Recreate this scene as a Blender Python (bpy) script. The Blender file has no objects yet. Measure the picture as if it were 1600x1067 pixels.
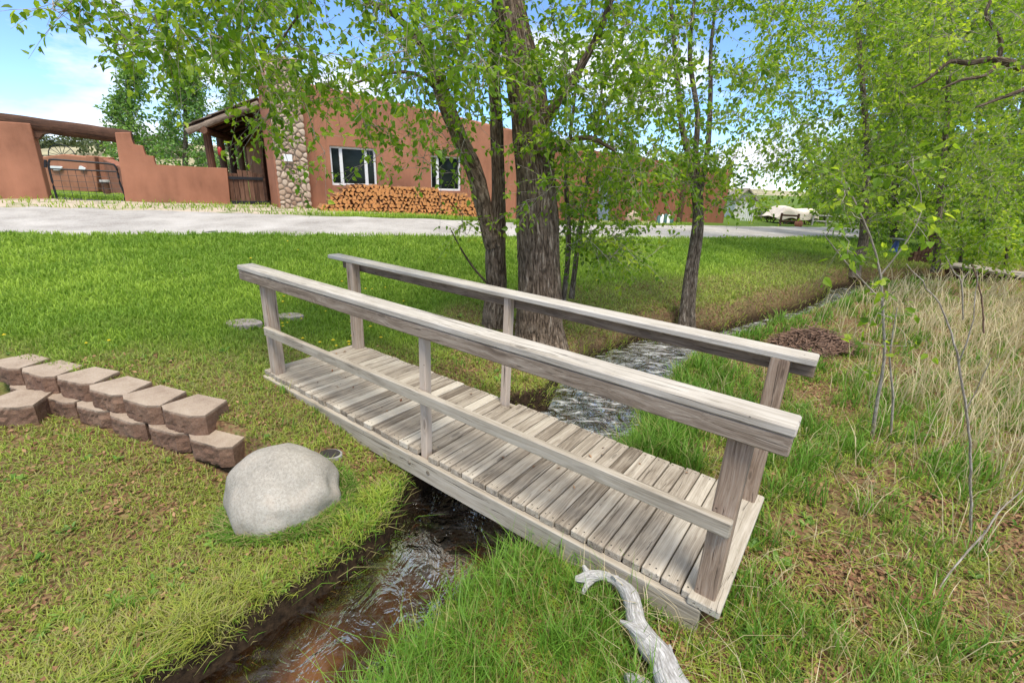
import bpy, bmesh, math, random
import numpy as np
from mathutils import Vector, Matrix
rng = np.random.default_rng(7); random.seed(7)
scene = bpy.context.scene; COL = scene.collection
# ------------------------------------------------------------------ camera
S = .95
F, PITCH, ROLL = 730.454, 0.325745, 0.034064
CAM = np.array([0, 0, 1.6622466*S])
_f = np.array([0, math.cos(PITCH), -math.sin(PITCH)]); _r = np.array([1., 0, 0]); _u = np.cross(_r, _f)
R2 = math.cos(ROLL)*_r+math.sin(ROLL)*_u; U2 = -math.sin(ROLL)*_r+math.cos(ROLL)*_u
cd = bpy.data.cameras.new('camera'); cam = bpy.data.objects.new('camera', cd); COL.objects.link(cam)
cd.sensor_width = 36; cd.lens = 36*F/1600; cd.clip_start = .05; cd.clip_end = 2000
m = Matrix.Identity(4)
for i in range(3):
    m[i][0] = R2[i]; m[i][1] = U2[i]; m[i][2] = -_f[i]; m[i][3] = CAM[i]
cam.matrix_world = m; scene.camera = cam
# ------------------------------------------------------------------ light
SUN = np.array([.12, -.42, .9]); SUN /= np.linalg.norm(SUN)
scene.view_settings.view_transform = 'Standard'; scene.view_settings.look = 'None'
scene.view_settings.exposure = 1.1; scene.view_settings.gamma = 1
scene.cycles.use_denoising = True
scene.cycles.sample_clamp_indirect = 4; scene.cycles.sample_clamp_direct = 6; scene.cycles.max_bounces = 8; scene.cycles.transparent_max_bounces = 12
sl = bpy.data.lights.new('sun', 'SUN'); sl.energy = 2.0; sl.angle = math.radians(18); sl.color = (1, .94, .84)
so = bpy.data.objects.new('sun', sl); COL.objects.link(so)
so.rotation_euler = Vector(SUN).to_track_quat('Z', 'Y').to_euler()
W = bpy.data.worlds.new('World'); scene.world = W; W.use_nodes = True
nt = W.node_tree; N = nt.nodes; L = nt.links
bgn = N['Background']; bgn.inputs[1].default_value = .13
sky = N.new('ShaderNodeTexSky'); sky.sky_type = 'NISHITA'; sky.sun_disc = False
sky.sun_elevation = math.asin(SUN[2]); sky.sun_rotation = math.radians(180)
sky.altitude = 2400; sky.dust_density = .2; sky.ozone_density = 4; sky.air_density = 1
tc = N.new('ShaderNodeTexCoord'); mp = N.new('ShaderNodeMapping'); mp.inputs['Scale'].default_value = (1, 1, 2.6); mp.inputs['Location'].default_value = (.35, .1, .12)
L.new(tc.outputs['Generated'], mp.inputs[0])
n1 = N.new('ShaderNodeTexNoise'); n1.inputs['Scale'].default_value = 2.9; n1.inputs['Detail'].default_value = 9; n1.inputs['Roughness'].default_value = .56
L.new(mp.outputs[0], n1.inputs['Vector'])
cr = N.new('ShaderNodeValToRGB'); cr.color_ramp.elements[0].position = .5; cr.color_ramp.elements[1].position = .62
L.new(n1.outputs[0], cr.inputs[0])
n2 = N.new('ShaderNodeTexNoise'); n2.inputs['Scale'].default_value = 7; n2.inputs['Detail'].default_value = 6
L.new(mp.outputs[0], n2.inputs['Vector'])
cc = N.new('ShaderNodeMix'); cc.data_type = 'RGBA'; cc.inputs[6].default_value = (3.6, 3.9, 4.5, 1); cc.inputs[7].default_value = (5.2, 5.3, 5.4, 1)
L.new(n2.outputs[0], cc.inputs[0])
mx = N.new('ShaderNodeMix'); mx.data_type = 'RGBA'
sx_ = N.new('ShaderNodeSeparateXYZ'); L.new(tc.outputs['Generated'], sx_.inputs[0])   # thin veil of cloud overhead, clearing towards the horizon
vr = N.new('ShaderNodeMapRange'); vr.interpolation_type = 'SMOOTHSTEP'; vr.inputs[1].default_value = .38; vr.inputs[2].default_value = .75; vr.inputs[4].default_value = .8; L.new(sx_.outputs[2], vr.inputs[0])
vm = N.new('ShaderNodeMath'); vm.operation = 'MAXIMUM'; L.new(cr.outputs[0], vm.inputs[0]); L.new(vr.outputs[0], vm.inputs[1])
L.new(vm.outputs[0], mx.inputs[0]); tn_ = N.new('ShaderNodeMix'); tn_.data_type = 'RGBA'; tn_.blend_type = 'MULTIPLY'; tn_.inputs[0].default_value = 1; tn_.inputs[7].default_value = (.82, .9, 1.0, 1); L.new(sky.outputs[0], tn_.inputs[6]); L.new(tn_.outputs[2], mx.inputs[6]); L.new(cc.outputs[2], mx.inputs[7]); L.new(mx.outputs[2], bgn.inputs[0])

# ------------------------------------------------------------------ helpers
def ray(x, y): return R2*(x-800)/F-U2*(y-533.5)/F+_f
def atz(x, y, z):
    d = ray(x, y); return CAM+d*(z-CAM[2])/d[2]
def atd(x, y, D):
    d = ray(x, y); return CAM+d*D/d[1]
def nrm(v): return v/np.maximum(np.linalg.norm(v, axis=-1, keepdims=True), 1e-9)
def sst(a, b, x):
    t = np.clip((x-a)/(b-a), 0, 1); return t*t*(3-2*t)
def _h(i, j, k, s):
    n = (i*374761393+j*668265263+k*2147483647+s*144665) & 0xffffffff
    n = ((n ^ (n >> 13))*1274126177) & 0xffffffff
    return ((n ^ (n >> 16)) & 0xffff)/65535.
def vnoise(p, s=0):
    p = np.asarray(p, float); i = np.floor(p).astype(np.int64); f = p-i; f = f*f*(3-2*f)
    o = 0
    for a in (0, 1):
        for b in (0, 1):
            for c in (0, 1):
                w = (f[..., 0] if a else 1-f[..., 0])*(f[..., 1] if b else 1-f[..., 1])*(f[..., 2] if c else 1-f[..., 2])
                o = o+w*_h(i[..., 0]+a, i[..., 1]+b, i[..., 2]+c, s)
    return o
def fbm(p, s=0, o=4):
    r = 0; a = .5
    for k in range(o): r = r+a*vnoise(np.asarray(p)*2**k, s+k); a *= .5
    return r
def n2d(x, y, sc, s=0, o=3):
    return fbm(np.stack([np.asarray(x)*sc, np.asarray(y)*sc, np.zeros_like(x)+.37], -1), s, o)
def tag(o, label=None, cat=None, group=None, kind=None):
    if label: o['label'] = label
    if cat: o['category'] = cat
    if group: o['group'] = group
    if kind: o['kind'] = kind
    return o
def thing(name, loc, label, cat, group=None):
    o = bpy.data.objects.new(name, None); o.empty_display_size = .1; COL.objects.link(o); o.location = tuple(map(float, loc))
    return tag(o, label, cat, group)
class MB:
    def __init__(s): s.v = []; s.t = []; s.g = []; s.c = []; s.f = {}; s.n = 0
    def add(s, v, f, tint=.5, gco=None, col=None, mat=0):
        v = np.asarray(v, float).reshape(-1, 3); k = len(v)
        s.v.append(v); s.t.append(np.broadcast_to(np.asarray(tint, float), (k,)))
        s.g.append(v if gco is None else np.asarray(gco, float)); s.c.append(np.broadcast_to(np.array([1, 1, 1.]) if col is None else np.asarray(col, float), (k, 3)))
        if isinstance(f, np.ndarray): s.f.setdefault((f.shape[1], mat), []).append(f+s.n)
        else:
            for q in f: s.f.setdefault((len(q), mat), []).append(np.array([q])+s.n)
        s.n += k; return s
    def build(s, name, mats, parent=None, smooth=False, origin=None):
        me = bpy.data.meshes.new(name)
        V = np.concatenate(s.v)
        org = np.array(parent_loc(parent)) if parent else (np.zeros(3) if origin is None else np.array(origin))
        loops = []; starts = []; tot = []; mi = []; p = 0
        for (k, mt), fl in s.f.items():
            q = np.concatenate(fl); loops.append(q.ravel()); starts.append(p+np.arange(len(q))*k); tot.append(np.full(len(q), k)); mi.append(np.full(len(q), mt)); p += q.size
        lp = np.concatenate(loops).astype(np.int32); st = np.concatenate(starts).astype(np.int32)
        me.vertices.add(len(V)); me.vertices.foreach_set('co', (V-org).astype(np.float32).ravel())
        me.loops.add(len(lp)); me.loops.foreach_set('vertex_index', lp)
        me.polygons.add(len(st)); me.polygons.foreach_set('loop_start', st)
        try: me.polygons.foreach_set('loop_total', np.concatenate(tot).astype(np.int32))
        except Exception: pass
        me.polygons.foreach_set('material_index', np.concatenate(mi).astype(np.int32))
        me.polygons.foreach_set('use_smooth', np.full(len(st), smooth))
        a = me.attributes.new('tint', 'FLOAT', 'POINT'); a.data.foreach_set('value', np.concatenate(s.t).astype(np.float32))
        a = me.attributes.new('gco', 'FLOAT_VECTOR', 'POINT'); a.data.foreach_set('vector', np.concatenate(s.g).astype(np.float32).ravel())
        c = np.concatenate(s.c)
        a = me.attributes.new('col', 'FLOAT_COLOR', 'POINT'); a.data.foreach_set('color', np.concatenate([c, np.ones((len(c), 1))], 1).astype(np.float32).ravel())
        for mt in (mats if isinstance(mats, (list, tuple)) else [mats]): me.materials.append(mt)
        me.update(calc_edges=True); me.validate()
        o = bpy.data.objects.new(name, me); COL.objects.link(o)
        if parent: o.parent = parent
        else: o.location = tuple(org)
        return o
def parent_loc(p):
    l = np.zeros(3)
    while p is not None: l = l+np.array(p.location); p = p.parent
    return l
def cbox(mb, c, ax, h, ch=.004, tint=.5, seed=None, mat=0, jit=0):
    """chamfered box: centre c, 3 axes (rows), half sizes h"""
    h = np.asarray(h, float); ch = min(ch, .45*h.min()); ax = np.asarray(ax, float); c = np.asarray(c, float)
    vs = []; idx = {}
    for a in range(3):
        for sx in (-1, 1):
            for sy in (-1, 1):
                for sz in (-1, 1):
                    p = np.array([sx, sy, sz])*(h-ch); p[a] = (sx, sy, sz)[a]*h[a]; idx[(a, sx, sy, sz)] = len(vs); vs.append(p)
    fs = []
    for a in range(3):
        b, d = [(1, 2), (0, 2), (0, 1)][a]
        for s in (-1, 1):
            q = []
            for (t, w) in ((-1, -1), (1, -1), (1, 1), (-1, 1)):
                k = [0, 0, 0]; k[a] = s; k[b] = t; k[d] = w; q.append(idx[(a, *k)])
            fs.append(q)
    for a in range(3):
        b, d = [(1, 2), (0, 2), (0, 1)][a]
        for s in (-1, 1):
            for t in (-1, 1):
                k = [0, 0, 0]; k[b] = s; k[d] = t; k1 = list(k); k2 = list(k); k1[a] = -1; k2[a] = 1
                fs.append([idx[(b, *k1)], idx[(b, *k2)], idx[(d, *k2)], idx[(d, *k1)]])
    for sx in (-1, 1):
        for sy in (-1, 1):
            for sz in (-1, 1): fs.append([idx[(a, sx, sy, sz)] for a in range(3)])
    vs = np.array(vs)
    if jit: vs = vs+rng.uniform(-jit, jit, vs.shape)
    cen = np.zeros(3); fs2 = []
    for q in fs:
        p = vs[q]; n = np.cross(p[1]-p[0], p[2]-p[1]); fs2.append(q if n@(p.mean(0)-cen) > 0 else q[::-1])
    off = rng.uniform(-20, 20, 3) if seed is None else np.array(seed)
    mb.add(c+vs@ax, fs2, tint, vs+off, mat=mat); return mb
I3 = np.eye(3)
def spline(P, step):
    P = np.asarray(P, float); n = len(P); out = []
    for i in range(n-1):
        p0 = P[max(i-1, 0)]; p1 = P[i]; p2 = P[i+1]; p3 = P[min(i+2, n-1)]
        k = max(2, int(np.linalg.norm((p2-p1)[:3])/step))
        t = np.arange(k)[:, None]/k
        out.append(.5*((2*p1)+(p2-p0)*t+(2*p0-5*p1+4*p2-p3)*t*t+(3*p1-p0-3*p2+p3)*t**3))
    out.append(P[-1:]); return np.concatenate(out)
def tube(mb, P, R, sides=6, tint=.5, caps=True, disp=None, mat=0):
    P = np.asarray(P, float); R = np.broadcast_to(np.asarray(R, float), (len(P),)); n = len(P)
    T = np.gradient(P, axis=0); T = nrm(T)
    ref = np.array([0, 0, 1.]) if abs(T[:, 2]).mean() < .8 else np.array([1., 0, 0])
    A = nrm(np.cross(T, ref)); B = np.cross(T, A)
    th = np.arange(sides)*2*np.pi/sides
    ln = np.concatenate([[0], np.cumsum(np.linalg.norm(np.diff(P, axis=0), axis=1))])
    r0 = R.mean(); off = rng.uniform(-9, 9)
    g = np.stack([np.broadcast_to(np.cos(th)*r0, (n, sides)), np.broadcast_to(np.sin(th)*r0, (n, sides)), np.broadcast_to(ln[:, None]+off, (n, sides))], -1)
    rad = np.broadcast_to(R[:, None], (n, sides))
    if disp is not None: rad = rad+disp(g)
    V = P[:, None]+rad[..., None]*(np.cos(th)[None, :, None]*A[:, None]+np.sin(th)[None, :, None]*B[:, None])
    i = np.arange(n-1)[:, None]*sides; j = np.arange(sides); k = (j+1) % sides
    q = np.stack([i+j, i+k, i+sides+k, i+sides+j], -1).reshape(-1, 4)
    mb.add(V.reshape(-1, 3), q, tint, g.reshape(-1, 3), mat=mat)
    if caps and sides > 3:
        for e, o in ((0, -1), (n-1, 1)):
            vs = V[e]; fc = list(range(sides)); mb.add(vs, [fc if o > 0 else fc[::-1]], tint, g[e], mat=mat)
    return V
def prism(mb, prof, fr, d0, d1, bev=.03, tint=.5, seg=3):
    """polygon prof (a,b) in frame fr=(origin, A, B, D) extruded along D from d0 to d1, with rounded edges"""
    o, A, B, D = fr; bm = bmesh.new()
    v0 = [bm.verts.new((a, b, d0)) for a, b in prof]; v1 = [bm.verts.new((a, b, d1)) for a, b in prof]; n = len(prof)
    bm.faces.new(v0); bm.faces.new(v1)
    for i in range(n): bm.faces.new((v0[i], v0[(i+1) % n], v1[(i+1) % n], v1[i]))
    if bev: bmesh.ops.bevel(bm, geom=bm.edges[:], offset=bev, segments=seg, affect='EDGES', profile=.5, clamp_overlap=True)
    bmesh.ops.triangulate(bm, faces=[f for f in bm.faces if len(f.verts) > 8], ngon_method='EAR_CLIP')
    bm.normal_update(); bmesh.ops.recalc_face_normals(bm, faces=bm.faces[:])
    V = np.array([v.co[:] for v in bm.verts]); bm.verts.index_update()
    fs = [[v.index for v in f.verts] for f in bm.faces]; bm.free()
    M = np.stack([A, B, D])
    if np.linalg.det(M) < 0: fs = [q[::-1] for q in fs]
    mb.add(np.asarray(o)+V@M, fs, tint, V); return mb
# ------------------------------------------------------------------ materials
def mat(name):
    m = bpy.data.materials.new(name); m.use_nodes = True; t = m.node_tree; b = t.nodes['Principled BSDF']; return m, t, b
class G:
    def __init__(s, t): s.t = t
    def node(s, typ, **k):
        n = s.t.nodes.new('ShaderNode'+typ)
        for a, v in k.items(): setattr(n, a, v)
        return n
    def attr(s, nm, out='Vector'): n = s.node('Attribute'); n.attribute_name = nm; return n.outputs[out]
    def mapv(s, v, sc, loc=(0, 0, 0)):
        n = s.node('Mapping'); n.inputs['Scale'].default_value = sc; n.inputs['Location'].default_value = loc; s.t.links.new(v, n.inputs[0]); return n.outputs[0]
    def noise(s, v, sc=5, det=4, ro=.55, dist=0, out=0):
        n = s.node('TexNoise'); n.inputs['Scale'].default_value = sc; n.inputs['Detail'].default_value = det; n.inputs['Roughness'].default_value = ro; n.inputs['Distortion'].default_value = dist
        if v is not None: s.t.links.new(v, n.inputs['Vector'])
        return n.outputs[out]
    def voro(s, v, sc=5, feat='F1', out=0, rnd=1):
        n = s.node('TexVoronoi', feature=feat); n.inputs['Scale'].default_value = sc; n.inputs['Randomness'].default_value = rnd
        s.t.links.new(v, n.inputs['Vector']); return n.outputs[out]
    def ramp(s, f, els):
        n = s.node('ValToRGB'); e = n.color_ramp.elements
        while len(e) < len(els): e.new(.5)
        for k, (p, c) in enumerate(els):
            e[k].position = p; e[k].color = (*c, 1) if len(c) == 3 else c
        s.t.links.new(f, n.inputs[0]); return n.outputs[0]
    def mix(s, f, a, b, mode='MIX'):
        n = s.node('Mix', data_type='RGBA', blend_type=mode)
        for i, x in ((0, f), (6, a), (7, b)):
            if isinstance(x, (int, float)): n.inputs[i].default_value = x if i == 0 else (x, x, x, 1)
            elif isinstance(x, tuple): n.inputs[i].default_value = (*x, 1)
            else: s.t.links.new(x, n.inputs[i])
        return n.outputs[2]
    def math(s, op, a, b=0.5, clamp=False):
        n = s.node('Math', operation=op, use_clamp=clamp)
        for i, x in ((0, a), (1, b)):
            if isinstance(x, (int, float)): n.inputs[i].default_value = x
            else: s.t.links.new(x, n.inputs[i])
        return n.outputs[0]
    def bump(s, h, st, dist=.01, nrm_=None):
        n = s.node('Bump'); n.inputs['Strength'].default_value = st; n.inputs['Distance'].default_value = dist; s.t.links.new(h, n.inputs['Height'])
        if nrm_ is not None: s.t.links.new(nrm_, n.inputs['Normal'])
        return n.outputs[0]
    def to(s, a, b): s.t.links.new(a, b)
def wood(name, dark, mid, light, fine=1., tintamt=.5, warpa=.05):
    m, t, b = mat(name); g = G(t); v = g.attr('gco'); tn = g.attr('tint', 'Fac')
    warp = g.noise(g.mapv(v, (1.6, 6, 6)), 1.3, 2, out=1)
    vv = g.node('VectorMath', operation='MULTIPLY_ADD'); g.to(warp, vv.inputs[0]); vv.inputs[1].default_value = (.0, warpa, warpa); g.to(v, vv.inputs[2])
    vo = vv.outputs[0]
    fib = g.noise(g.mapv(vo, (1.6, 90, 90)), 2, 5, .65)
    band = g.noise(g.mapv(vo, (.5, 26, 26)), 1.5, 3, .5)
    blot = g.noise(g.mapv(v, (2.2, 5, 5)), 1.7, 4, .6)
    f = g.math('ADD', g.math('MULTIPLY', fib, .5), g.math('ADD', g.math('MULTIPLY', band, .38), g.math('MULTIPLY', blot, .28)))
    f = g.math('ADD', f, g.math('MULTIPLY', g.math('SUBTRACT', tn, .5), tintamt))
    c = g.ramp(f, [(.38, dark), (.56, mid), (.76, light)])
    # knots
    kv = g.voro(g.mapv(v, (2.3, 9, 9)), 1., 'F1', 0)
    kn = g.ramp(kv, [(.0, (1, 1, 1)), (.085, (.9, .9, .9)), (.11, (0, 0, 0)), (.15, (.35, .35, .35)), (.22, (0, 0, 0))])
    c = g.mix(g.math('MULTIPLY', kn, .6), c, tuple(.55*x for x in dark))
    # nail heads / specks
    sp = g.voro(g.mapv(v, (9, 9, 9)), 1, 'F1', 0)
    c = g.mix(g.ramp(sp, [(.03, (.75,)*3), (.045, (0,)*3)]), c, (.02, .015, .012))
    crk = g.ramp(g.noise(g.mapv(vo, (.7, 55, 55)), 1.1, 3, .7), [(.33, (1,)*3), (.39, (0,)*3)])
    c = g.mix(g.math('MULTIPLY', crk, .8), c, tuple(.4*x for x in dark))
    g.to(c, b.inputs['Base Color']); b.inputs['Roughness'].default_value = .85; b.inputs['Specular IOR Level'].default_value = .25
    h = g.math('SUBTRACT', fib, g.math('MULTIPLY', crk, .8))
    g.to(g.bump(h, .55*fine, .004), b.inputs['Normal']); return m
M = {}
M['deck'] = wood('weathered_deck_wood', (.14, .108, .076), (.34, .285, .217), (.55, .485, .385))
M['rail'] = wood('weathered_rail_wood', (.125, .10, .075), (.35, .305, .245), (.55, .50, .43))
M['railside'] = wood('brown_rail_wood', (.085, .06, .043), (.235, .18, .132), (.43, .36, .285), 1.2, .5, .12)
M['post'] = wood('brown_post_wood', (.12, .075, .048), (.33, .235, .165), (.52, .42, .33), 1, .6)
M['stringer'] = wood('grey_stringer_wood', (.15, .12, .085), (.37, .315, .24), (.53, .47, .38))
M['darkwood'] = wood('dark_old_wood', (.03, .015, .009), (.1, .048, .028), (.22, .12, .075))
M['shake'] = wood('grey_shake_wood', (.12, .09, .07), (.3, .25, .2), (.5, .44, .38))
def bark(name, dark, mid, light, sc=1., st=1.):
    m, t, b = mat(name); g = G(t); v = g.attr('gco')
    w = g.noise(g.mapv(v, (3*sc, 3*sc, 2*sc)), 2, 3, out=1)
    vv = g.node('VectorMath', operation='MULTIPLY_ADD'); g.to(w, vv.inputs[0]); vv.inputs[1].default_value = (.035/sc,)*3; g.to(v, vv.inputs[2]); vo = vv.outputs[0]
    e = g.voro(g.mapv(vo, (46*sc, 46*sc, 5*sc)), 1, 'DISTANCE_TO_EDGE', 0)
    fr = g.noise(g.mapv(vo, (60*sc, 60*sc, 14*sc)), 1.5, 5, .65)
    n_a = g.noise(g.mapv(vo, (20*sc, 20*sc, 3.2*sc)), 1, 4, .6); n_b = g.noise(g.mapv(vo, (34*sc, 34*sc, 4.5*sc), (3, 5, 7)), 1, 4, .6)
    rd = [(.36, (1,)*3), (.5, (0,)*3), (.64, (1,)*3)]; rdg = g.math('MINIMUM', g.ramp(n_a, rd), g.math('ADD', g.ramp(n_b, rd), .15))
    e2 = g.ramp(e, [(0, (0,)*3), (.2, (1,)*3)]); e2 = g.math('ADD', g.math('MULTIPLY', e2, .35), g.math('MULTIPLY', rdg, .65))
    h = g.math('ADD', g.math('MULTIPLY', g.ramp(e2, [(.1, (0,)*3), (.85, (1,)*3)]), .65), g.math('MULTIPLY', fr, .7))
    c = g.ramp(h, [(.3, dark), (.72, mid), (1.1, light)])
    lic = g.noise(g.mapv(v, (4, 4, 4)), 2, 4, .6)
    c = g.mix(g.ramp(lic, [(.52, (0,)*3), (.7, (.4,)*3)]), c, light)
    g.to(c, b.inputs['Base Color']); b.inputs['Roughness'].default_value = .95; b.inputs['Specular IOR Level'].default_value = .1
    g.to(g.bump(h, 1.*st, .03/sc), b.inputs['Normal']); return m
M['bark'] = bark('furrowed_cottonwood_bark', (.055, .038, .026), (.235, .168, .116), (.42, .33, .245), .8)
M['bark2'] = bark('grey_brown_bark', (.05, .037, .026), (.18, .138, .1), (.34, .285, .225), 1.3, .8)
M['twig'] = bark('pale_twig_bark', (.2, .16, .12), (.4, .345, .27), (.56, .5, .42), 3, .4)
def leafmat(name, a, b_, c, tr=.45):
    m, t, b = mat(name); g = G(t); tn = g.attr('tint', 'Fac')
    col = g.ramp(tn, [(0, a), (.5, b_), (1, c)])
    g.to(col, b.inputs['Base Color']); b.inputs['Roughness'].default_value = .45; b.inputs['Specular IOR Level'].default_value = .35
    tl = g.node('BsdfTranslucent'); tc_ = g.mix(1., col, (1.65, 1.55, .55), 'MULTIPLY'); g.to(tc_, tl.inputs[0])
    ms = g.node('MixShader'); ms.inputs[0].default_value = tr; g.to(b.outputs[0], ms.inputs[1]); g.to(tl.outputs[0], ms.inputs[2])
    g.to(ms.outputs[0], t.nodes['Material Output'].inputs[0]); return m
M['leaf'] = leafmat('cottonwood_leaf', (.07, .145, .012), (.165, .30, .024), (.37, .48, .06), .58)
M['leaf2'] = leafmat('pale_aspen_leaf', (.085, .165, .016), (.21, .35, .034), (.42, .53, .08), .58)
M['leaf3'] = leafmat('blue_green_poplar_leaf', (.07, .15, .035), (.16, .30, .06), (.3, .46, .12), .35)
M['shrubleaf'] = leafmat('dark_hill_shrub_leaf', (.035, .05, .018), (.075, .1, .035), (.13, .16, .06), .25)
def colmat(name, tr=.4, rough=.5):
    m, t, b = mat(name); g = G(t); col = g.attr('col', 'Color')
    g.to(col, b.inputs['Base Color']); b.inputs['Roughness'].default_value = rough; b.inputs['Specular IOR Level'].default_value = .3
    tl = g.node('BsdfTranslucent'); g.to(col, tl.inputs[0])
    ms = g.node('MixShader'); ms.inputs[0].default_value = tr; g.to(b.outputs[0], ms.inputs[1]); g.to(tl.outputs[0], ms.inputs[2])
    g.to(ms.outputs[0], t.nodes['Material Output'].inputs[0]); return m
M['grass'] = colmat('grass_blades'); M['litter'] = colmat('dead_leaves', .1, .8)
def plain(name, col, rough=.7, var=.25, sc=8, bump=.2, metal=0, dist=.01, det=5):
    m, t, b = mat(name); g = G(t); v = g.attr('gco')
    n = g.noise(v, sc, det, .6)
    c = g.ramp(n, [(.25, tuple(x*(1-var) for x in col)), (.75, tuple(min(1, x*(1+var)) for x in col))])
    g.to(c, b.inputs['Base Color']); b.inputs['Roughness'].default_value = rough; b.inputs['Metallic'].default_value = metal
    if bump: g.to(g.bump(g.noise(v, sc*6, 4, .6), bump, dist), b.inputs['Normal'])
    return m
def stucco(name, col):
    m, t, b = mat(name); g = G(t); v = g.attr('gco')
    n = g.noise(v, .9, 5, .6); n2_ = g.noise(g.mapv(v, (3, 3, .7)), 1.2, 4, .6)
    f = g.math('ADD', g.math('MULTIPLY', n, .6), g.math('MULTIPLY', n2_, .4))
    c = g.ramp(f, [(.3, tuple(x*.66 for x in col)), (.5, col), (.72, tuple(min(1, x*1.25) for x in col))])
    g.to(c, b.inputs['Base Color']); b.inputs['Roughness'].default_value = .95; b.inputs['Specular IOR Level'].default_value = .1
    h = g.math('ADD', g.noise(v, 60, 4, .6), g.math('MULTIPLY', g.noise(v, 4, 3), 2.))
    g.to(g.bump(h, .35, .012), b.inputs['Normal']); return m
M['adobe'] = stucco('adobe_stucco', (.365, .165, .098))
M['adobe_shade'] = stucco('shaded_adobe_stucco', (.30, .125, .075))  # darker copy of the adobe for less-lit walls, shade put into the colour
M['white'] = plain('white_painted_frame', (.78, .78, .76), .5, .05, 5, .05)
m, t, b = mat('dark_window_glass'); b.inputs['Base Color'].default_value = (.008, .012, .01, 1); b.inputs['Roughness'].default_value = .06; M['glass'] = m
b.inputs['Specular IOR Level'].default_value = .18
M['iron'] = plain('black_iron', (.02, .02, .022), .5, .3, 10, .1, .3)
def granite():
    m, t, b = mat('speckled_granite'); g = G(t); v = g.attr('gco')
    n = g.noise(v, 2.2, 5, .6); s1 = g.noise(v, 70, 3, .7); s2 = g.voro(v, 110, 'F1', 0)
    c = g.ramp(g.math('ADD', g.math('MULTIPLY', n, .5), g.math('MULTIPLY', s1, .5)), [(.32, (.22, .195, .155)), (.5, (.34, .305, .25)), (.66, (.45, .41, .345))])
    c = g.mix(g.ramp(s2, [(.12, (.7,)*3), (.25, (0,)*3)]), c, (.1, .095, .09))
    sz_ = g.node('SeparateXYZ'); g.to(v, sz_.inputs[0]); c = g.mix(g.ramp(g.math('ADD', g.math('MULTIPLY', sz_.outputs[2], 2.2), g.math('MULTIPLY', g.noise(v, 6, 5, .7), .6)), [(.12, (.75,)*3), (.36, (0,)*3)]), c, (.2, .14, .085))
    wr = g.noise(v, 5, 4, .65); c = g.mix(g.ramp(wr, [(.55, (0,)*3), (.7, (.35,)*3)]), c, (.46, .36, .27))
    g.to(c, b.inputs['Base Color']); b.inputs['Roughness'].default_value = .85
    g.to(g.bump(s1, .35, .006), b.inputs['Normal']); return m
M['granite'] = granite()
def blockmat():
    m, t, b = mat('tan_concrete_block'); g = G(t); v = g.attr('gco'); tn = g.attr('tint', 'Fac')
    n = g.noise(v, 6, 5, .65); s1 = g.noise(v, 120, 3, .7)
    f = g.math('ADD', g.math('MULTIPLY', n, .55), g.math('MULTIPLY', s1, .45))
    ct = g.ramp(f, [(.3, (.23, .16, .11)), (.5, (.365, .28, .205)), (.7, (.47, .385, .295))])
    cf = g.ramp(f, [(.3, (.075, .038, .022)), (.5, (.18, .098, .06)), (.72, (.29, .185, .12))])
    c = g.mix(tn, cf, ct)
    g.to(c, b.inputs['Base Color']); b.inputs['Roughness'].default_value = .95
    g.to(g.bump(g.noise(v, 45, 5, .7), .6, .012), b.inputs['Normal']); return m
M['block'] = blockmat()
M['flag'] = plain('flagstone', (.36, .29, .25), .9, .3, 9, .4)
M['drift'] = bark('silver_driftwood', (.27, .25, .225), (.48, .46, .43), (.62, .60, .57), 2.4, .5)
M['tarp'] = plain('tan_canvas_tarp', (.78, .66, .54), .85, .18, 3, .3, 0, .03)
M['logend'] = plain('split_log_wood', (.60, .265, .085), .8, .5, 14, .3)
M['logside'] = plain('log_bark', (.34, .17, .07), .9, .5, 10, .4)
M['bluepaint'] = plain('blue_glaze', (.015, .05, .2), .3, .3, 5, .05)
M['greystone'] = plain('grey_stone', (.3, .29, .28), .8, .3, 9, .3)
M['clay'] = plain('terracotta', (.42, .16, .08), .8, .25, 9, .2)
M['door'] = plain('blue_grey_door', (.2, .25, .32), .6, .15, 5, .1)
M['red'] = plain('red_glass', (.35, .03, .025), .4, .2, 6, .05)
M['concrete'] = plain('pale_concrete', (.52, .5, .47), .9, .15, 5, .2)
M['whitewood'] = plain('white_weathered_boards', (.66, .64, .61), .8, .2, 4, .2)
M['greyfence'] = plain('grey_fence_wood', (.33, .3, .27), .9, .3, 4, .3)
M['greenplastic'] = plain('dark_green_cloth', (.03, .1, .09), .6, .3, 6, .1)
M['brush'] = plain('brown_dead_brush', (.2, .12, .08), .95, .75, 9, .2)
def stonecol():
    m, t, b = mat('river_rock'); g = G(t); v = g.attr('gco'); tn = g.attr('tint', 'Fac')
    c = g.ramp(tn, [(0, (.33, .21, .14)), (.35, (.46, .335, .235)), (.7, (.54, .43, .325)), (1, (.43, .30, .22))])
    c = g.mix(g.noise(v, 14, 5, .65), g.mix(1., c, (.62, .6, .58), 'MULTIPLY'), g.mix(1., c, (1.3, 1.3, 1.3), 'MULTIPLY'))
    g.to(c, b.inputs['Base Color']); b.inputs['Roughness'].default_value = .85; g.to(g.bump(g.noise(v, 40, 4), .3, .01), b.inputs['Normal']); return m
M['rock'] = stonecol(); M['mortar'] = plain('mortar', (.27, .205, .15), .95, .3, 12, .4)
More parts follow.
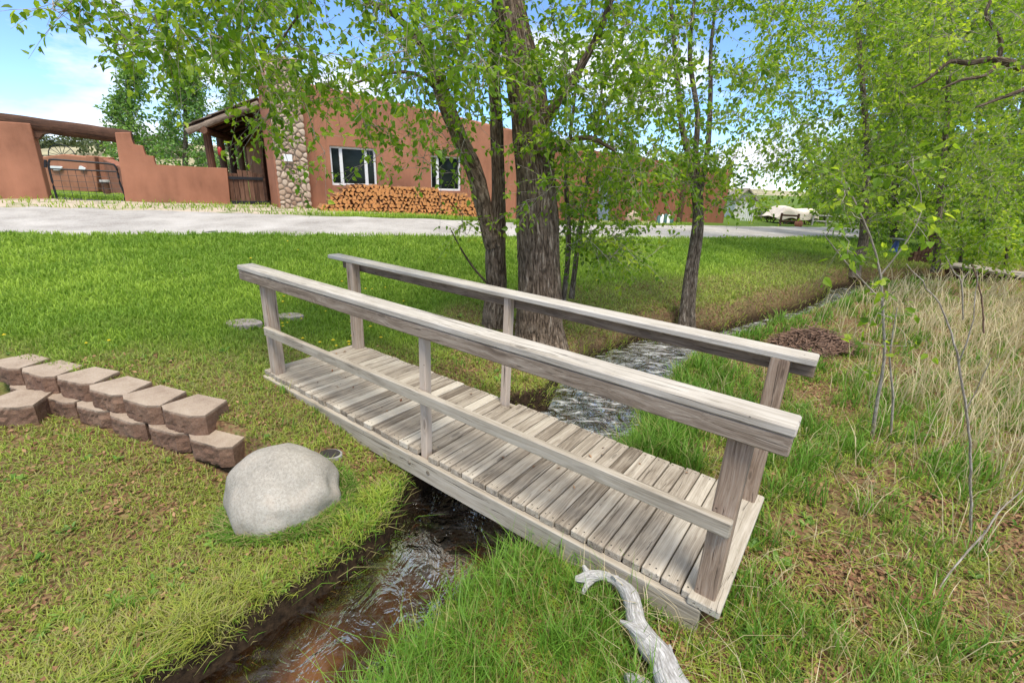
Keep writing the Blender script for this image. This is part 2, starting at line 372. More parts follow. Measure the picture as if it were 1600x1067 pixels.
# ------------------------------------------------------------------ terrain
LB = np.array([(-3, -3), (-2.4, -.6), (-1.62, .7), (-1.29, 1.27), (-1.08, 1.55), (-.86, 1.86), (-.68, 2.17), (-.6, 2.55), (-.36, 3.05), (.0, 3.7), (.4, 4.12), (.58, 4.75), (1.07, 5.59), (1.82, 6.31), (3.26, 6.92), (4.38, 7.77), (5.4, 8.5), (6.42, 9.45), (7.21, 10.48), (8.07, 11.11), (9.5, 11.6), (11, 12.2), (15, 12.9), (25, 14)])
RB = np.array([(-2.2, -3), (-1.6, -.6), (-.95, .7), (-.62, 1.36), (-.40, 1.66), (-.16, 2.0), (.13, 2.36), (.55, 2.85), (1.04, 3.51), (1.35, 4.19), (1.72, 4.95), (2.08, 5.55), (2.6, 6.1), (3.32, 6.6), (4.51, 7.41), (6.03, 8.63), (6.8, 9.4), (7.52, 10.08), (9, 10.7), (11.2, 11.2), (15, 11.8), (25, 12.8)])
ZW = -.41
for _P in (LB, RB): _P[_P[:, 1] > 4] *= .957
def polydist(x, y, P):
    best = np.full(x.shape, 1e9)
    for a, b in zip(P[:-1], P[1:]):
        d = b-a; t = np.clip(((x-a[0])*d[0]+(y-a[1])*d[1])/(d@d), 0, 1)
        best = np.minimum(best, np.hypot(x-a[0]-t*d[0], y-a[1]-t*d[1]))
    return best
POLY = np.concatenate([LB, RB[::-1]])
def inside(x, y, P):
    r = np.zeros(x.shape, bool); n = len(P)
    for i in range(n):
        x0, y0 = P[i]; x1, y1 = P[(i+1) % n]
        if y0 == y1: continue
        c = ((y0 > y) != (y1 > y)) & (x < (x1-x0)*(y-y0)/(y1-y0)+x0); r ^= c
    return r
def stream(x, y):
    x = np.asarray(x, float); y = np.asarray(y, float)
    dl = polydist(x, y, LB); dr = polydist(x, y, RB); ins = inside(x, y, POLY)
    return np.where(ins, -np.minimum(dl, dr), np.minimum(dl, dr)), dl < dr
TP0 = np.array([-1.86, 2.52]); TD = np.array([.942, -.336]); TN = np.array([-.336, -.942])
def terrace(x, y):
    a = (x-TP0[0])*TD[0]+(y-TP0[1])*TD[1]; q = (x-TP0[0])*TN[0]+(y-TP0[1])*TN[1]
    return sst(-.27, -.2, q)*(1-sst(-.05, .9, a))
DROP = .24
CT = []
for p in [(400, 600, -.06), (350, 565, -.02), (200, 560, .04), (0, 540, .08), (100, 490, .12), (400, 500, .03), (560, 490, 0), (475, 690, -.16), (600, 700, -.2), (700, 560, -.09), (770, 512, -.1), (842, 537, -.12), (250, 440, .25), (0, 440, .22),
          (300, 760, -.25), (100, 660, -.22), (0, 720, -.22), (0, 900, -.24), (150, 1000, -.27), (300, 900, -.28), (450, 860, -.29), (560, 800, -.26), (620, 745, -.22), (420, 930, -.28),
          (1072, 490, -.05), (950, 505, -.08), (1000, 440, .12), (1150, 440, .08), (1250, 430, .04), (1335, 422, -.05), (1455, 418, -.1), (900, 420, .22), (700, 440, .15),
          (1150, 960, -.2), (1500, 1000, -.19), (1300, 900, -.2), (1250, 700, -.22), (1600, 700, -.18), (1450, 500, -.2), (1600, 440, -.12), (1300, 560, -.3), (1130, 560, -.36), (1050, 640, -.34), (950, 985, -.22), (750, 1000, -.28), (1100, 660, -.3)]:
    CT.append(tuple(atz(*p)))
for p in [(0, 366, 8.), (250, 366, 8.4), (475, 366, 8.7), (650, 368, 9.2), (800, 369, 9.9), (1000, 372, 11.6), (1140, 372, 13.6), (1262, 371, 17), (475, 325, 13.5), (800, 345, 17.2), (1145, 350, 24.3), (30, 311, 11.6), (200, 315, 13.), (361, 319, 14.1), (1397, 395, 14.6), (1230, 350, 27.5)]:
    CT.append(tuple(atd(*p)))
CT += [(-14, 20, .62), (-10, 24, .5), (-30, 30, .8), (-5, 30, .4), (0, 45, .2), (20, 45, -.1), (45, 45, -.1), (40, 12, -.1), (-30, 2, .1), (-12, 4, .15), (-10, -8, -.3), (10, -8, -.25), (22, 0, -.2), (5, 0, -.2), (0, -2, -.22), (-5, 0, -.1), (12, 6, -.15), (60, -10, -.1), (-60, -10, .2), (-60, 60, 1), (60, 90, 0), (0, 90, .3), (-60, 90, 1.)]
CT += [(*(TP0+TD*a_+TN*b_), -.262) for a_ in (-.15, -.7, -1.3, -1.9, -2.5) for b_ in (.08, .35)]
CT = np.array(CT); CZ = CT[:, 2]+DROP*terrace(CT[:, 0], CT[:, 1])
KC = 1.2
def _ker(x, y): return np.sqrt((x[..., None]-CT[:, 0])**2+(y[..., None]-CT[:, 1])**2+KC*KC)
_n = len(CT); _A = np.zeros((_n+1, _n+1)); _A[:_n, :_n] = _ker(CT[:, 0], CT[:, 1])-.12*np.eye(_n); _A[:_n, _n] = 1; _A[_n, :_n] = 1
_w = np.linalg.solve(_A, np.append(CZ, 0))
def base_h(x, y):
    x = np.asarray(x, float); y = np.asarray(y, float); sh = x.shape; x = x.ravel(); y = y.ravel(); o = np.empty(len(x))
    for i in range(0, len(x), 60000): o[i:i+60000] = _ker(x[i:i+60000], y[i:i+60000])@_w[:_n]+_w[_n]
    return o.reshape(sh)
def H(x, y):
    x = np.asarray(x, float); y = np.asarray(y, float)
    z = base_h(x, y)-DROP*terrace(x, y)
    z = z+.05*(n2d(x, y, 1.7, 3)-.47)+.025*(n2d(x, y, 6, 5)-.47)
    d, left = stream(x, y)
    wob = n2d(x, y, 3.5, 11)-.47
    bw = np.where(left, .05+.16*sst(3, 6, y)+.06*wob, .30+.25*wob); bw = np.maximum(bw, .035)
    bed = ZW-.06-.1*sst(0, .3, -d)-.05*(n2d(x, y, 5, 21)-.47)
    k = sst(-.02, 1, d/bw); zz = np.maximum(z, ZW+.08)
    return np.where(d < 0, bed, (ZW-.07)*(1-k)+zz*k)
rr = np.concatenate([[0.02], np.geomspace(.35, 26, 470), np.geomspace(27, 420, 50)])
th = np.concatenate([np.linspace(-math.pi, -1.0, 90)[:-1], np.linspace(-1.0, 1.0, 820)[:-1], np.linspace(1.0, math.pi, 90)])[:-1]
RR, TH = np.meshgrid(rr, th, indexing='ij'); GX = RR*np.sin(TH); GY = RR*np.cos(TH); GZ = H(GX, GY)
def zones(x, y):
    d, left = stream(x, y)
    n = n2d(x, y, 1.3, 31); nf = n2d(x, y, 4.5, 41)
    lawn = sst(3.3, 5.2, y+2.2*(n-.47)+.25*np.abs(np.minimum(x+1, 0)))*sst(.5, 1.9, d+.9*(n-.47))
    lawn = np.where(left, np.maximum(lawn, .4*sst(4.6, 5.5, y)*sst(.05, .5, d)), 0)
    for tx_, ty_, r0_ in ((.29, 5.03, .35), (-.24, 5.47, .25), (2.4, 6.28, .15)): lawn = lawn*sst(r0_, r0_+.7, np.hypot(x-tx_, y-ty_)+.5*(n-.47))
    straw = np.exp(-(((x-7.2)/1.9)**2+((y-5.7)/2.6)**2))+.45*np.exp(-(((x-4.6)/1.2)**2+((y-3.3)/1.2)**2))+.4*np.exp(-(((x-10.5)/4)**2+((y-8.)/1.6)**2))
    straw = straw*sst(.62, .92, x/np.maximum(y, .1))
    straw = np.where(left, 0, np.clip(straw*(2.6*nf-.55), 0, 1))
    return d, left, lawn, straw, n, nf
d_, left_, lawn_, straw_, n_, nf_ = zones(GX, GY)
yard = (GY > 7.5)
EA = atd(475, 325, 13.5); EE = np.array([.8408, .5413, 0]); EN = np.array([EE[1], -EE[0], 0]); EZ = np.array([0, 0, 1.])
offh = (GX-EA[0])*EN[0]+(GY-EA[1])*EN[1]
sand = np.where(left_, sst(1.8, .6, np.abs(offh-1.0)), 0)*(GY > 8)*(GX < 6)
sand = np.maximum(sand, sst(-2.6, -2.0, offh)*sst(.3, -.2, offh)*(GX < -5)*(GX > -30))
mud = np.where(d_ < 0, .55+.45*sst(0, .12, -d_), .5*sst(.14, .05, d_))
mb = MB(); nr, nc = RR.shape
i = np.arange(nr-1)[:, None]*nc; j = np.arange(nc); k = (j+1) % nc
q = np.stack([i+j, i+nc+j, i+nc+k, i+k], -1).reshape(-1, 4)
mb.add(np.stack([GX, GY, GZ], -1), q, straw_.ravel(), None, np.stack([lawn_, mud, sand], -1).reshape(-1, 3))
def groundmat():
    m, t, b = mat('ground_soil'); g = G(t); c3 = g.node('SeparateColor'); g.to(g.attr('col', 'Color'), c3.inputs[0]); st = g.attr('tint', 'Fac'); v = g.attr('gco')
    n = g.noise(v, 2.2, 5, .6); nf = g.noise(v, 30, 5, .7); vor = g.voro(v, 55, 'F1', 1)
    sv = g.node('SeparateColor'); g.to(vor, sv.inputs[0])
    soil = g.ramp(nf, [(.3, (.045, .03, .017)), (.5, (.12, .08, .042)), (.7, (.24, .18, .09))])
    lit = g.ramp(sv.outputs[0], [(0, (.07, .036, .02)), (.35, (.19, .095, .05)), (.6, (.28, .16, .085)), (.8, (.26, .22, .09)), (1, (.12, .15, .03))])
    c = g.mix(g.ramp(n, [(.35, (.25,)*3), (.65, (.85,)*3)]), soil, lit)
    grn = g.ramp(nf, [(.3, (.05, .10, .01)), (.6, (.12, .22, .022))])
    c = g.mix(g.math('MULTIPLY', c3.outputs[0], .85), c, grn)
    c = g.mix(g.math('MULTIPLY', st, .7), c, g.ramp(nf, [(.3, (.2, .15, .07)), (.7, (.45, .36, .19))]))
    sd = g.ramp(g.voro(v, 60, 'F1', 0), [(.1, (.34, .27, .2)), (.6, (.56, .46, .36))])
    c = g.mix(g.math('MULTIPLY', c3.outputs[2], g.ramp(g.noise(v, 1.4, 5, .65), [(.35, (0.2,)*3), (.5, (1,)*3)])), c, sd)
    bed = g.ramp(g.noise(g.mapv(v, (2.2, 1.1, 1)), 1.6, 5, .6), [(.38, (.022, .014, .008)), (.53, (.10, .06, .033)), (.66, (.26, .165, .095))])
    c = g.mix(g.ramp(c3.outputs[1], [(.1, (0,)*3), (.45, (1,)*3)]), c, g.ramp(nf, [(.35, (.012, .008, .005)), (.7, (.055, .035, .02))]))
    c = g.mix(g.ramp(c3.outputs[1], [(.55, (0,)*3), (.8, (1,)*3)]), c, bed)
    g.to(c, b.inputs['Base Color']); b.inputs['Roughness'].default_value = .95; b.inputs['Specular IOR Level'].default_value = .1
    g.to(g.bump(nf, .5, .02), b.inputs['Normal']); return m
M['ground'] = groundmat()
tag(mb.build('ground', M['ground'], smooth=True), kind='structure')
# water
def resample(P, n):
    s = np.concatenate([[0], np.cumsum(np.linalg.norm(np.diff(P, axis=0), axis=1))]); t = np.linspace(0, s[-1], n); return np.stack([np.interp(t, s, P[:, 0]), np.interp(t, s, P[:, 1])], 1)
wl = resample(LB, 160); wr = resample(RB, 160); mid = (wl+wr)/2
wl = mid+(wl-mid)*1.35; wr = mid+(wr-mid)*1.35
mb = MB(); tt = np.linspace(0, 1, 9)
V = np.concatenate([(wl[:, None]*(1-tt)[None, :, None]+wr[:, None]*tt[None, :, None]), np.full((160, 9, 1), ZW)], -1)
i = np.arange(159)[:, None]*9; j = np.arange(8); q = np.stack([i+j, i+9+j, i+9+j+1, i+j+1], -1).reshape(-1, 4)
mb.add(V, q)
m, t, b = mat('stream_water'); g = G(t); t.nodes.remove(b); v = g.attr('gco')
h = g.math('ADD', g.noise(g.mapv(v, (1.1, .8, 1)), 5.5, 4, .6, .8), g.math('MULTIPLY', g.noise(g.mapv(v, (1, .7, 1)), 22, 3, .6, .4), .14))
sx = g.node('SeparateXYZ'); g.to(v, sx.inputs[0]); h = g.math('MULTIPLY', h, g.ramp(g.math('MULTIPLY', sx.outputs[1], .2), [(.42, (.13,)*3), (.62, (1,)*3)])); bn = g.bump(h, 1., .15)
tr_ = g.node('BsdfTransparent'); tr_.inputs[0].default_value = (.72, .58, .44, 1)
gl = g.node('BsdfGlossy'); gl.inputs[0].default_value = (.72, .7, .66, 1); gl.inputs['Roughness'].default_value = .04; g.to(bn, gl.inputs['Normal'])
fz = g.node('Fresnel'); fz.inputs[0].default_value = 1.36; g.to(bn, fz.inputs['Normal'])
ms = g.node('MixShader'); g.to(fz.outputs[0], ms.inputs[0]); g.to(tr_.outputs[0], ms.inputs[1]); g.to(gl.outputs[0], ms.inputs[2]); sx = g.node('SeparateXYZ'); g.to(v, sx.inputs[0])
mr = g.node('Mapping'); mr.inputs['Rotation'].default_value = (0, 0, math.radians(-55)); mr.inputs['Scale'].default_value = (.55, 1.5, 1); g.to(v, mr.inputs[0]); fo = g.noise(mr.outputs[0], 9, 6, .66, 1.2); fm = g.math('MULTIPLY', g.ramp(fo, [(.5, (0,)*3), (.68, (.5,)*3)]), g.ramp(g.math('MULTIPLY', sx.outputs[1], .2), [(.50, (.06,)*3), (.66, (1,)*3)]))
df = g.node('BsdfDiffuse'); df.inputs[0].default_value = (.86, .85, .83, 1); m2 = g.node('MixShader'); g.to(fm, m2.inputs[0]); g.to(ms.outputs[0], m2.inputs[1]); g.to(df.outputs[0], m2.inputs[2]); g.to(m2.outputs[0], t.nodes['Material Output'].inputs[0])  # foam and bright glints painted as white diffuse streaks, mostly upstream
M['water'] = m
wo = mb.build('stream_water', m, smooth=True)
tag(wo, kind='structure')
# driveway
nearE = [(-400, 366, 7.2), (0, 366, 8.0), (250, 366.5, 8.4), (475, 367, 8.7), (650, 368, 9.2), (800, 369.5, 9.9), (1000, 372, 11.6), (1140, 372, 13.6), (1262, 371, 17)]
farE = [(-400, 322, 8.6), (0, 322, 10.3), (250, 328, 11.2), (475, 337, 11.3), (650, 347, 11.8), (800, 352, 13.2), (1000, 356, 17), (1140, 357, 21.5), (1290, 354, 26)]
pe = np.array([atd(*p)[:2] for p in nearE]+[(14.2, 19.5)]); qe = np.array([atd(*p)[:2] for p in farE]+[(18.5, 25)])
pe = resample(spline(pe, .4), 200); qe = resample(spline(qe, .4), 200)
tt = np.linspace(0, 1, 30); XY = pe[:, None]*(1-tt)[None, :, None]+qe[:, None]*tt[None, :, None]
wob = (n2d(XY[..., 0], XY[..., 1], 2.5, 77)-.47)*.9; dr = nrm(qe-pe)[:, None]; XY = XY+dr*(wob*(np.abs(tt-.5)*2)**3)[..., None]
hz = H(XY[..., 0], XY[..., 1])+.02; hz[:, 0] -= .05; hz[:, -1] -= .05
mb = MB(); i = np.arange(199)[:, None]*30; j = np.arange(29); q = np.stack([i+j, i+30+j, i+30+j+1, i+j+1], -1).reshape(-1, 4)[:, ::-1]
mb.add(np.concatenate([XY, hz[..., None]], -1), q)
m, t, b = mat('pale_gravel'); g = G(t); v = g.attr('gco')
c = g.ramp(g.math('ADD', g.math('MULTIPLY', g.noise(v, 1.1, 5, .6), .5), g.math('MULTIPLY', g.noise(v, 45, 4, .7), .5)), [(.34, (.21, .185, .16)), (.5, (.40, .37, .33)), (.66, (.54, .505, .46))])
g.to(c, b.inputs['Base Color']); b.inputs['Roughness'].default_value = .95; g.to(g.bump(g.noise(v, 60, 4, .7), .5, .02), b.inputs['Normal'])
tag(mb.build('driveway', m, smooth=True), kind='structure')
ROADC = np.concatenate([pe, qe[::-1]])
# hills
hx = np.linspace(-260, 260, 130); hy = np.linspace(45, 330, 60); HX, HY = np.meshgrid(hx, hy, indexing='ij')
HZ = 8.5*np.exp(-((HX+85)/48)**2-((HY-130)/42)**2)+13*np.exp(-((HX+160)/80)**2-((HY-200)/60)**2)+4*np.exp(-((HX-120)/90)**2-((HY-260)/50)**2)-1.2
HZ = HZ*(.85+.3*n2d(HX, HY, .04, 91)); nh = HX.shape[1]
i = np.arange(129)[:, None]*nh; j = np.arange(nh-1); q = np.stack([i+j, i+nh+j, i+nh+j+1, i+j+1], -1).reshape(-1, 4)
mb = MB(); mb.add(np.stack([HX, HY, HZ], -1), q)
M['hill'] = plain('dry_hill_grass', (.34, .30, .17), .95, .4, .12, .1)
tag(mb.build('hills', M['hill'], smooth=True), kind='structure')
# ------------------------------------------------------------------ footbridge
BO = np.array([-2.061, 3.651, 0]); YAW, TILT = -.63372, -.012727
BU = np.array([math.cos(YAW)*math.cos(TILT), math.sin(YAW)*math.cos(TILT), math.sin(TILT)]); BV = np.array([-math.sin(YAW), math.cos(YAW), 0]); BW = np.cross(BU, BV)
def bp(u, v, w): return BO+BU*u+BV*v+BW*w
M['nail'] = plain('dark_nail_head', (.025, .02, .017), .7, .4, 40, 0)
bridge = thing('footbridge', bp(1.8, .47, -.16), 'weathered grey wooden footbridge with railings crossing the small stream', 'footbridge')
LONG = np.stack([BU, BV, BW]); ACR = np.stack([BV, BU, BW]); UPR = np.stack([BW, BU, BV])
mb = MB(); u = -.075; pit = .0918; kpl = 0
while u < 3.53:
    w = .0838+rng.uniform(-.0015, .0015); v0, v1 = 0+rng.uniform(-.006, .006), .94+rng.uniform(-.008, .008); c = u+pit/2
    if u > -.03:
        if 1.85 < c < 1.93: v0 = .075
        if 1.82 < c < 1.9: v1 = .845
    tl = rng.uniform(-.0025, .0025); ax = ACR.copy(); an = rng.uniform(-.004, .004)
    ax = np.stack([nrm(BV+BU*an), nrm(BU-BV*an+BW*rng.uniform(-.02, .02)), BW])
    cbox(mb, bp(c, (v0+v1)/2, -.019+tl), ax, ((v1-v0)/2, w/2, .019), .004, .5+rng.normal(0, .17)); 
    for vv_ in (v0+.03, v1-.03):
        for uu_ in (-.022, .02):
            pc = bp(c+uu_+rng.uniform(-.006, .006), vv_+rng.uniform(-.006, .006), tl+.0012); a_ = np.arange(8)*np.pi/4; mb.add(pc+.0042*(np.cos(a_)[:, None]*BU+np.sin(a_)[:, None]*BV), [list(range(8))], mat=1)
    u += pit; kpl += 1
mb.build('deck', [M['deck'], M['nail']], bridge)
mb = MB(); cbox(mb, bp(3.607, .455, -.017), ACR, (.482, .066, .02), .005, .62); mb.build('end_board', M['stringer'], bridge)
def stringer(v0, v1, tn):
    prof = [(-.05, -.04), (3.6, -.04), (3.6, -.185), (.62, -.17), (.3, -.12), (-.02, -.062)]
    mb = MB(); prism(mb, prof, (BO, BU, BW, BV), v0, v1, .004, tn, 1); P = mb.v[0]
    g = np.stack([(P-BO)@BU, (P-BO)@BW, (P-BO)@BV], 1)+rng.uniform(-5, 5, 3); mb.g[0] = g
    for ub in ((1.80, 1.97, 2.93, .42) if v0 < .5 else ()):
        pc = bp(ub, v0-.001, -.10); a_ = np.linspace(0, 2*np.pi, 13)[:-1]; mb.add(np.concatenate([pc-BV*.004+.009*(np.cos(a_)[:, None]*BU+np.sin(a_)[:, None]*BW), pc+.016*(np.cos(a_)[:, None]*BU+np.sin(a_)[:, None]*BW)]), [list(range(12))]+[[q_, (q_+1) % 12, 12+(q_+1) % 12, 12+q_] for q_ in range(12)], .2)
    mb.build('stringer', M['stringer'], bridge)
stringer(-.026, .014, .55); stringer(.935, .975, .5)
def bpost(u0, u1, v0, v1, w0, w1, tn):
    mb = MB(); cbox(mb, bp((u0+u1)/2, (v0+v1)/2, (w0+w1)/2), UPR, ((w1-w0)/2, (u1-u0)/2, (v1-v0)/2), .006, tn); mb.build('post', M['post'], bridge)
CT_ = .845
bpost(.02, .108, .014, .102, -.05, CT_, .62); bpost(-.01, .078, .835, .923, -.05, CT_, .6)
bpost(1.862, 1.915, .016, .07, -.1, CT_, .78); bpost(1.832, 1.888, .855, .915, -.1, CT_, .85)
bpost(3.553, 3.641, .014, .102, -.08, CT_, .45); bpost(3.55, 3.638, .83, .918, -.08, CT_, .4)
def rail(name, u0, u1, v0, v1, w0, w1, mt, tn):
    mb = MB(); cbox(mb, bp((u0+u1)/2, (v0+v1)/2, (w0+w1)/2), LONG, ((u1-u0)/2, (v1-v0)/2, (w1-w0)/2), .006, tn); mb.build(name, M[mt], bridge)
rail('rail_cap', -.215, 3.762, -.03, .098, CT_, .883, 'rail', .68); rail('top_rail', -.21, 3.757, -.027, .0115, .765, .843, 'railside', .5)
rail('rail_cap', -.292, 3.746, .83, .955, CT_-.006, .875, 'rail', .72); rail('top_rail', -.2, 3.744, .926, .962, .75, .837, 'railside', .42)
rail('mid_rail', .085, 3.64, -.027, .0115, .35, .425, 'stringer', .52)
# ------------------------------------------------------------------ boulder, blocks, stones
bm = bmesh.new(); bmesh.ops.create_icosphere(bm, subdivisions=5, radius=1)
V = np.array([v.co[:] for v in bm.verts]); FS = np.array([[v.index for v in f.verts] for f in bm.faces]); bm.free()
ICO = (V, FS)
def rockshape(V, sx, sy, sz, amp, seed, flat=0):
    r = 1+amp*(fbm(V*1.1+seed, seed, 3)-.44)*2+.04*(fbm(V*4+seed, seed+5, 3)-.44)
    return V*r[:, None]*np.array([sx, sy, sz])
bc = atz(442, 800, -.25)
P = rockshape(V, .32, .285, .305, .24, 12)
P[:, 2] = np.where(P[:, 2] > 0, P[:, 2]*(1-.22*np.clip(P[:, 0]/.34, 0, 1)), P[:, 2]*.6)
P[:, 0] += .10*(P[:, 2] < .4)*(P[:, 2])*-.5
mb = MB(); mb.add(P+np.array([bc[0], bc[1]+.07, -.2]), FS, .5, P)
tag(mb.build('boulder', M['granite'], smooth=True, origin=(bc[0], bc[1], -.3)), 'large rounded pale grey granite boulder in the grass beside the stream', 'boulder')
def block(front_left, ztop, width=.397, h=.15, depth=.27, full=True, lab='', yaw=0):
    """wall block: rough split front with bevelled corners, smooth top"""
    ca, sa = math.cos(yaw), math.sin(yaw)
    d = np.array([TD[0]*ca-TD[1]*sa, TD[0]*sa+TD[1]*ca]); nn = np.array([d[1], -d[0]])
    c = .075; pl = [(0, -c*.55), (c, 0), (width-c, 0), (width, -c*.55), (width-.06, -depth), (.06, -depth)]
    pts = []; rough = []
    for a, b_ in zip(pl, pl[1:]+pl[:1]):
        L_ = math.dist(a, b_); k = max(2, int(L_/.022))
        for s_ in range(k):
            pts.append((a[0]+(b_[0]-a[0])*s_/k, a[1]+(b_[1]-a[1])*s_/k)); rough.append(1. if b_[1] > -depth*.6 and a[1] > -depth*.6 else .25)
    pts = np.array(pts); rough = np.array(rough); rows = 8; n = len(pts); cen = pts.mean(0); sd = rng.uniform(0, 50)
    V = []; T = []
    for r_ in range(rows):
        z = h*r_/(rows-1); e = fbm(np.stack([pts[:, 0]*22+sd, np.full(n, z*26), pts[:, 1]*22], -1), 4, 3)-.44
        ins = .003*(r_ in (0, rows-1))
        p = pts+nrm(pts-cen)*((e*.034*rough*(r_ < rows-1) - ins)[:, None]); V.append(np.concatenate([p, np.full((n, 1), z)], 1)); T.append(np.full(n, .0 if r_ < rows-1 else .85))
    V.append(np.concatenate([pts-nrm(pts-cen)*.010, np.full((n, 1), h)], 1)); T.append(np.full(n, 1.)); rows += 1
    V = np.concatenate(V); T = np.concatenate(T)
    W3 = np.stack([front_left[0]+V[:, 0]*d[0]+V[:, 1]*nn[0], front_left[1]+V[:, 0]*d[1]+V[:, 1]*nn[1], ztop-h+V[:, 2]+.006*(V[:, 0]/width-.5)*rng.normal()], 1)
    i = np.arange(rows-1)[:, None]*n; j = np.arange(n); k = (j+1) % n
    q = np.stack([i+j, i+n+j, i+n+k, i+k], -1).reshape(-1, 4)
    mb = MB(); mb.add(W3, q, T, V+sd); mb.add(W3[-n:], [list(range(n))[::-1]], 1., V[-n:]+sd)
    # make the normals agree
    o = mb.build('wall_block', M['block'], origin=(*front_left, ztop-h))
    bmx = bmesh.new(); bmx.from_mesh(o.data); bmesh.ops.remove_doubles(bmx, verts=bmx.verts, dist=1e-5); bmesh.ops.recalc_face_normals(bmx, faces=bmx.faces); bmx.to_mesh(o.data); bmx.free()
    return tag(o, lab, 'wall block', 'concrete blocks of the low retaining wall')
UP = [((-2.42, 2.85), 'tan concrete wall block topping the right end of the low wall'), ((-2.8, 2.99), 'tan wall block in the top course, second from the boulder end'),
      ((-3.16, 3.13), 'tan wall block in the top course, third from the boulder end'), ((-3.54, 3.28), 'tan wall block in the top course, fourth from the boulder end'),
      ((-3.93, 3.40), 'tan wall block in the top course, fifth from the boulder end'), ((-4.32, 3.53), 'tan wall block of the top course cut by the left frame edge')]
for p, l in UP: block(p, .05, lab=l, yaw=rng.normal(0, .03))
LOW = [((-2.19, 2.715), 'lowest stepped tan block with a bare top, nearest the boulder'), ((-2.575, 2.86), 'rough brown block of the lower course, directly under the end top block'),
       ((-2.96, 3.0), 'rough brown lower course block, second behind the stepped end block'), ((-3.32, 3.13), 'rough brown lower course block, third behind the stepped end block'),
       ((-3.70, 3.265), 'rough brown lower course block, fourth behind the stepped end block'), ((-4.1, 3.4), 'rough brown lower course block beside the separate block at the left edge')]
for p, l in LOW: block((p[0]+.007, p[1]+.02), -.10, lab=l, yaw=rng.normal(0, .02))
sp_ = atz(25, 643, -.09)
block((sp_[0]-.36, sp_[1]+.02), -.08, .4, .2, .3, lab='single tan block standing apart in front of the wall, at the left edge', yaw=.42)
def flatstone(px_, py_, rx, ry, lab, mt='flag', name='stepping_stone', cat='stepping stone', z0=.0, seed=1, group=None):
    p = atz(px_, py_, z0); zz = float(H(np.array([p[0]]), np.array([p[1]]))[0])
    n = 26; a = np.arange(n)*2*np.pi/n; r = 1+.22*(fbm(np.stack([np.cos(a)*1.5+seed, np.sin(a)*1.5, a*0], -1), seed, 3)-.45)*2
    mb = MB(); prism(mb, [(rx*c_*q_, ry*s_*q_) for c_, s_, q_ in zip(np.cos(a), np.sin(a), r)], (np.array([p[0], p[1], zz]), I3[0], I3[1], I3[2]), -.06, .045, .012, .5, 2)
    tag(mb.build(name, M[mt], origin=(p[0], p[1], zz)), lab, cat, group)
flatstone(381, 508, .19, .13, 'flat pale flagstone in the grass left of the bridge post', seed=4, z0=.03)
flatstone(452, 496, .15, .11, 'smaller flat flagstone half hidden behind the left bridge post', seed=9, z0=.03)
p = atz(515, 709, -.17); DRN = p[:2]; zz = float(H(np.array([p[0]]), np.array([p[1]]))[0])
dr_ = thing('drain_cover', (p[0], p[1], zz), 'small dark round drain cover set in the grass above the boulder', 'drain cover')
mb = MB(); a = np.arange(32)*2*np.pi/32
prism(mb, [(.085*math.cos(x), .06*math.sin(x)) for x in a], (np.array([p[0], p[1], zz]), I3[0], I3[1], I3[2]), -.05, .012, .004, .5, 2); mb.build('rim', M['greystone'], dr_)
M['darkiron'] = plain('dark_rusty_lid', (.035, .028, .024), .8, .5, 30, .8)
mb = MB(); prism(mb, [(.07*math.cos(x), .048*math.sin(x)) for x in a], (np.array([p[0], p[1], zz]), I3[0], I3[1], I3[2]), -.02, .018, .003, .5, 2); mb.build('lid', M['darkiron'], dr_)
# driftwood
def gz(x, y): return float(H(np.array([float(x)]), np.array([float(y)]))[0])
dp = []
for (x, y, w) in [(1075, 1110, 56), (1048, 1067, 48), (1035, 1031, 42), (1015, 1007, 40), (996, 976, 31), (990, 947, 26), (982, 926, 24), (965, 909, 17), (943, 899, 15), (920, 901, 17), (906, 904, 10), (898, 904, 6)]:
    P = atz(x, y, -.12); z = (P-CAM)@_f; dp.append((*P, w*z/F/2))
dp = spline(np.array(dp), .02)
mb = MB(); dsp = lambda g: .012*(fbm(np.stack([g[..., 0]*60, g[..., 1]*60, g[..., 2]*7], -1), 8, 3)-.45)+.02*(vnoise(g*8)-.5)*np.minimum(1, .4)
tube(mb, dp[:, :3], dp[:, 3], 28, .5, True, dsp)
def spur(pts, z=-.11):
    Q = []
    for (x, y, w) in pts:
        P = atz(x, y, z); Q.append((*P, w*((P-CAM)@_f)/F/2))
    Q = spline(np.array(Q), .012); tube(mb, Q[:, :3], Q[:, 3], 12)
spur([(922, 902, 14), (917, 893, 10), (912, 884, 6)]); spur([(924, 906, 12), (917, 914, 9), (911, 926, 6)], -.13)
spur([(1012, 1000, 26), (995, 985, 18), (980, 975, 10), (969, 969, 4)], -.1); spur([(1040, 1025, 16), (1047, 1016, 9), (1046, 1008, 5)], -.1); spur([(958, 905, 12), (962, 902, 8), (966, 900, 3)], -.1)
p0 = dp[len(dp)//3]
tag(mb.build('driftwood_branch', M['drift'], smooth=True, origin=(p0[0], p0[1], -.2)), 'bleached silver driftwood branch curving over the grass below the bridge', 'driftwood')
mb = MB(); Q = np.array([atz(x, y, -.16) for x, y in ((978, 1062), (995, 1062), (1012, 1075))]); tube(mb, spline(Q, .02), .022, 12, .5, True)
tag(mb.build('driftwood_stub', M['drift'], smooth=True, origin=tuple(Q[0])), 'short bleached wood stub at the bottom edge beside the driftwood', 'driftwood')
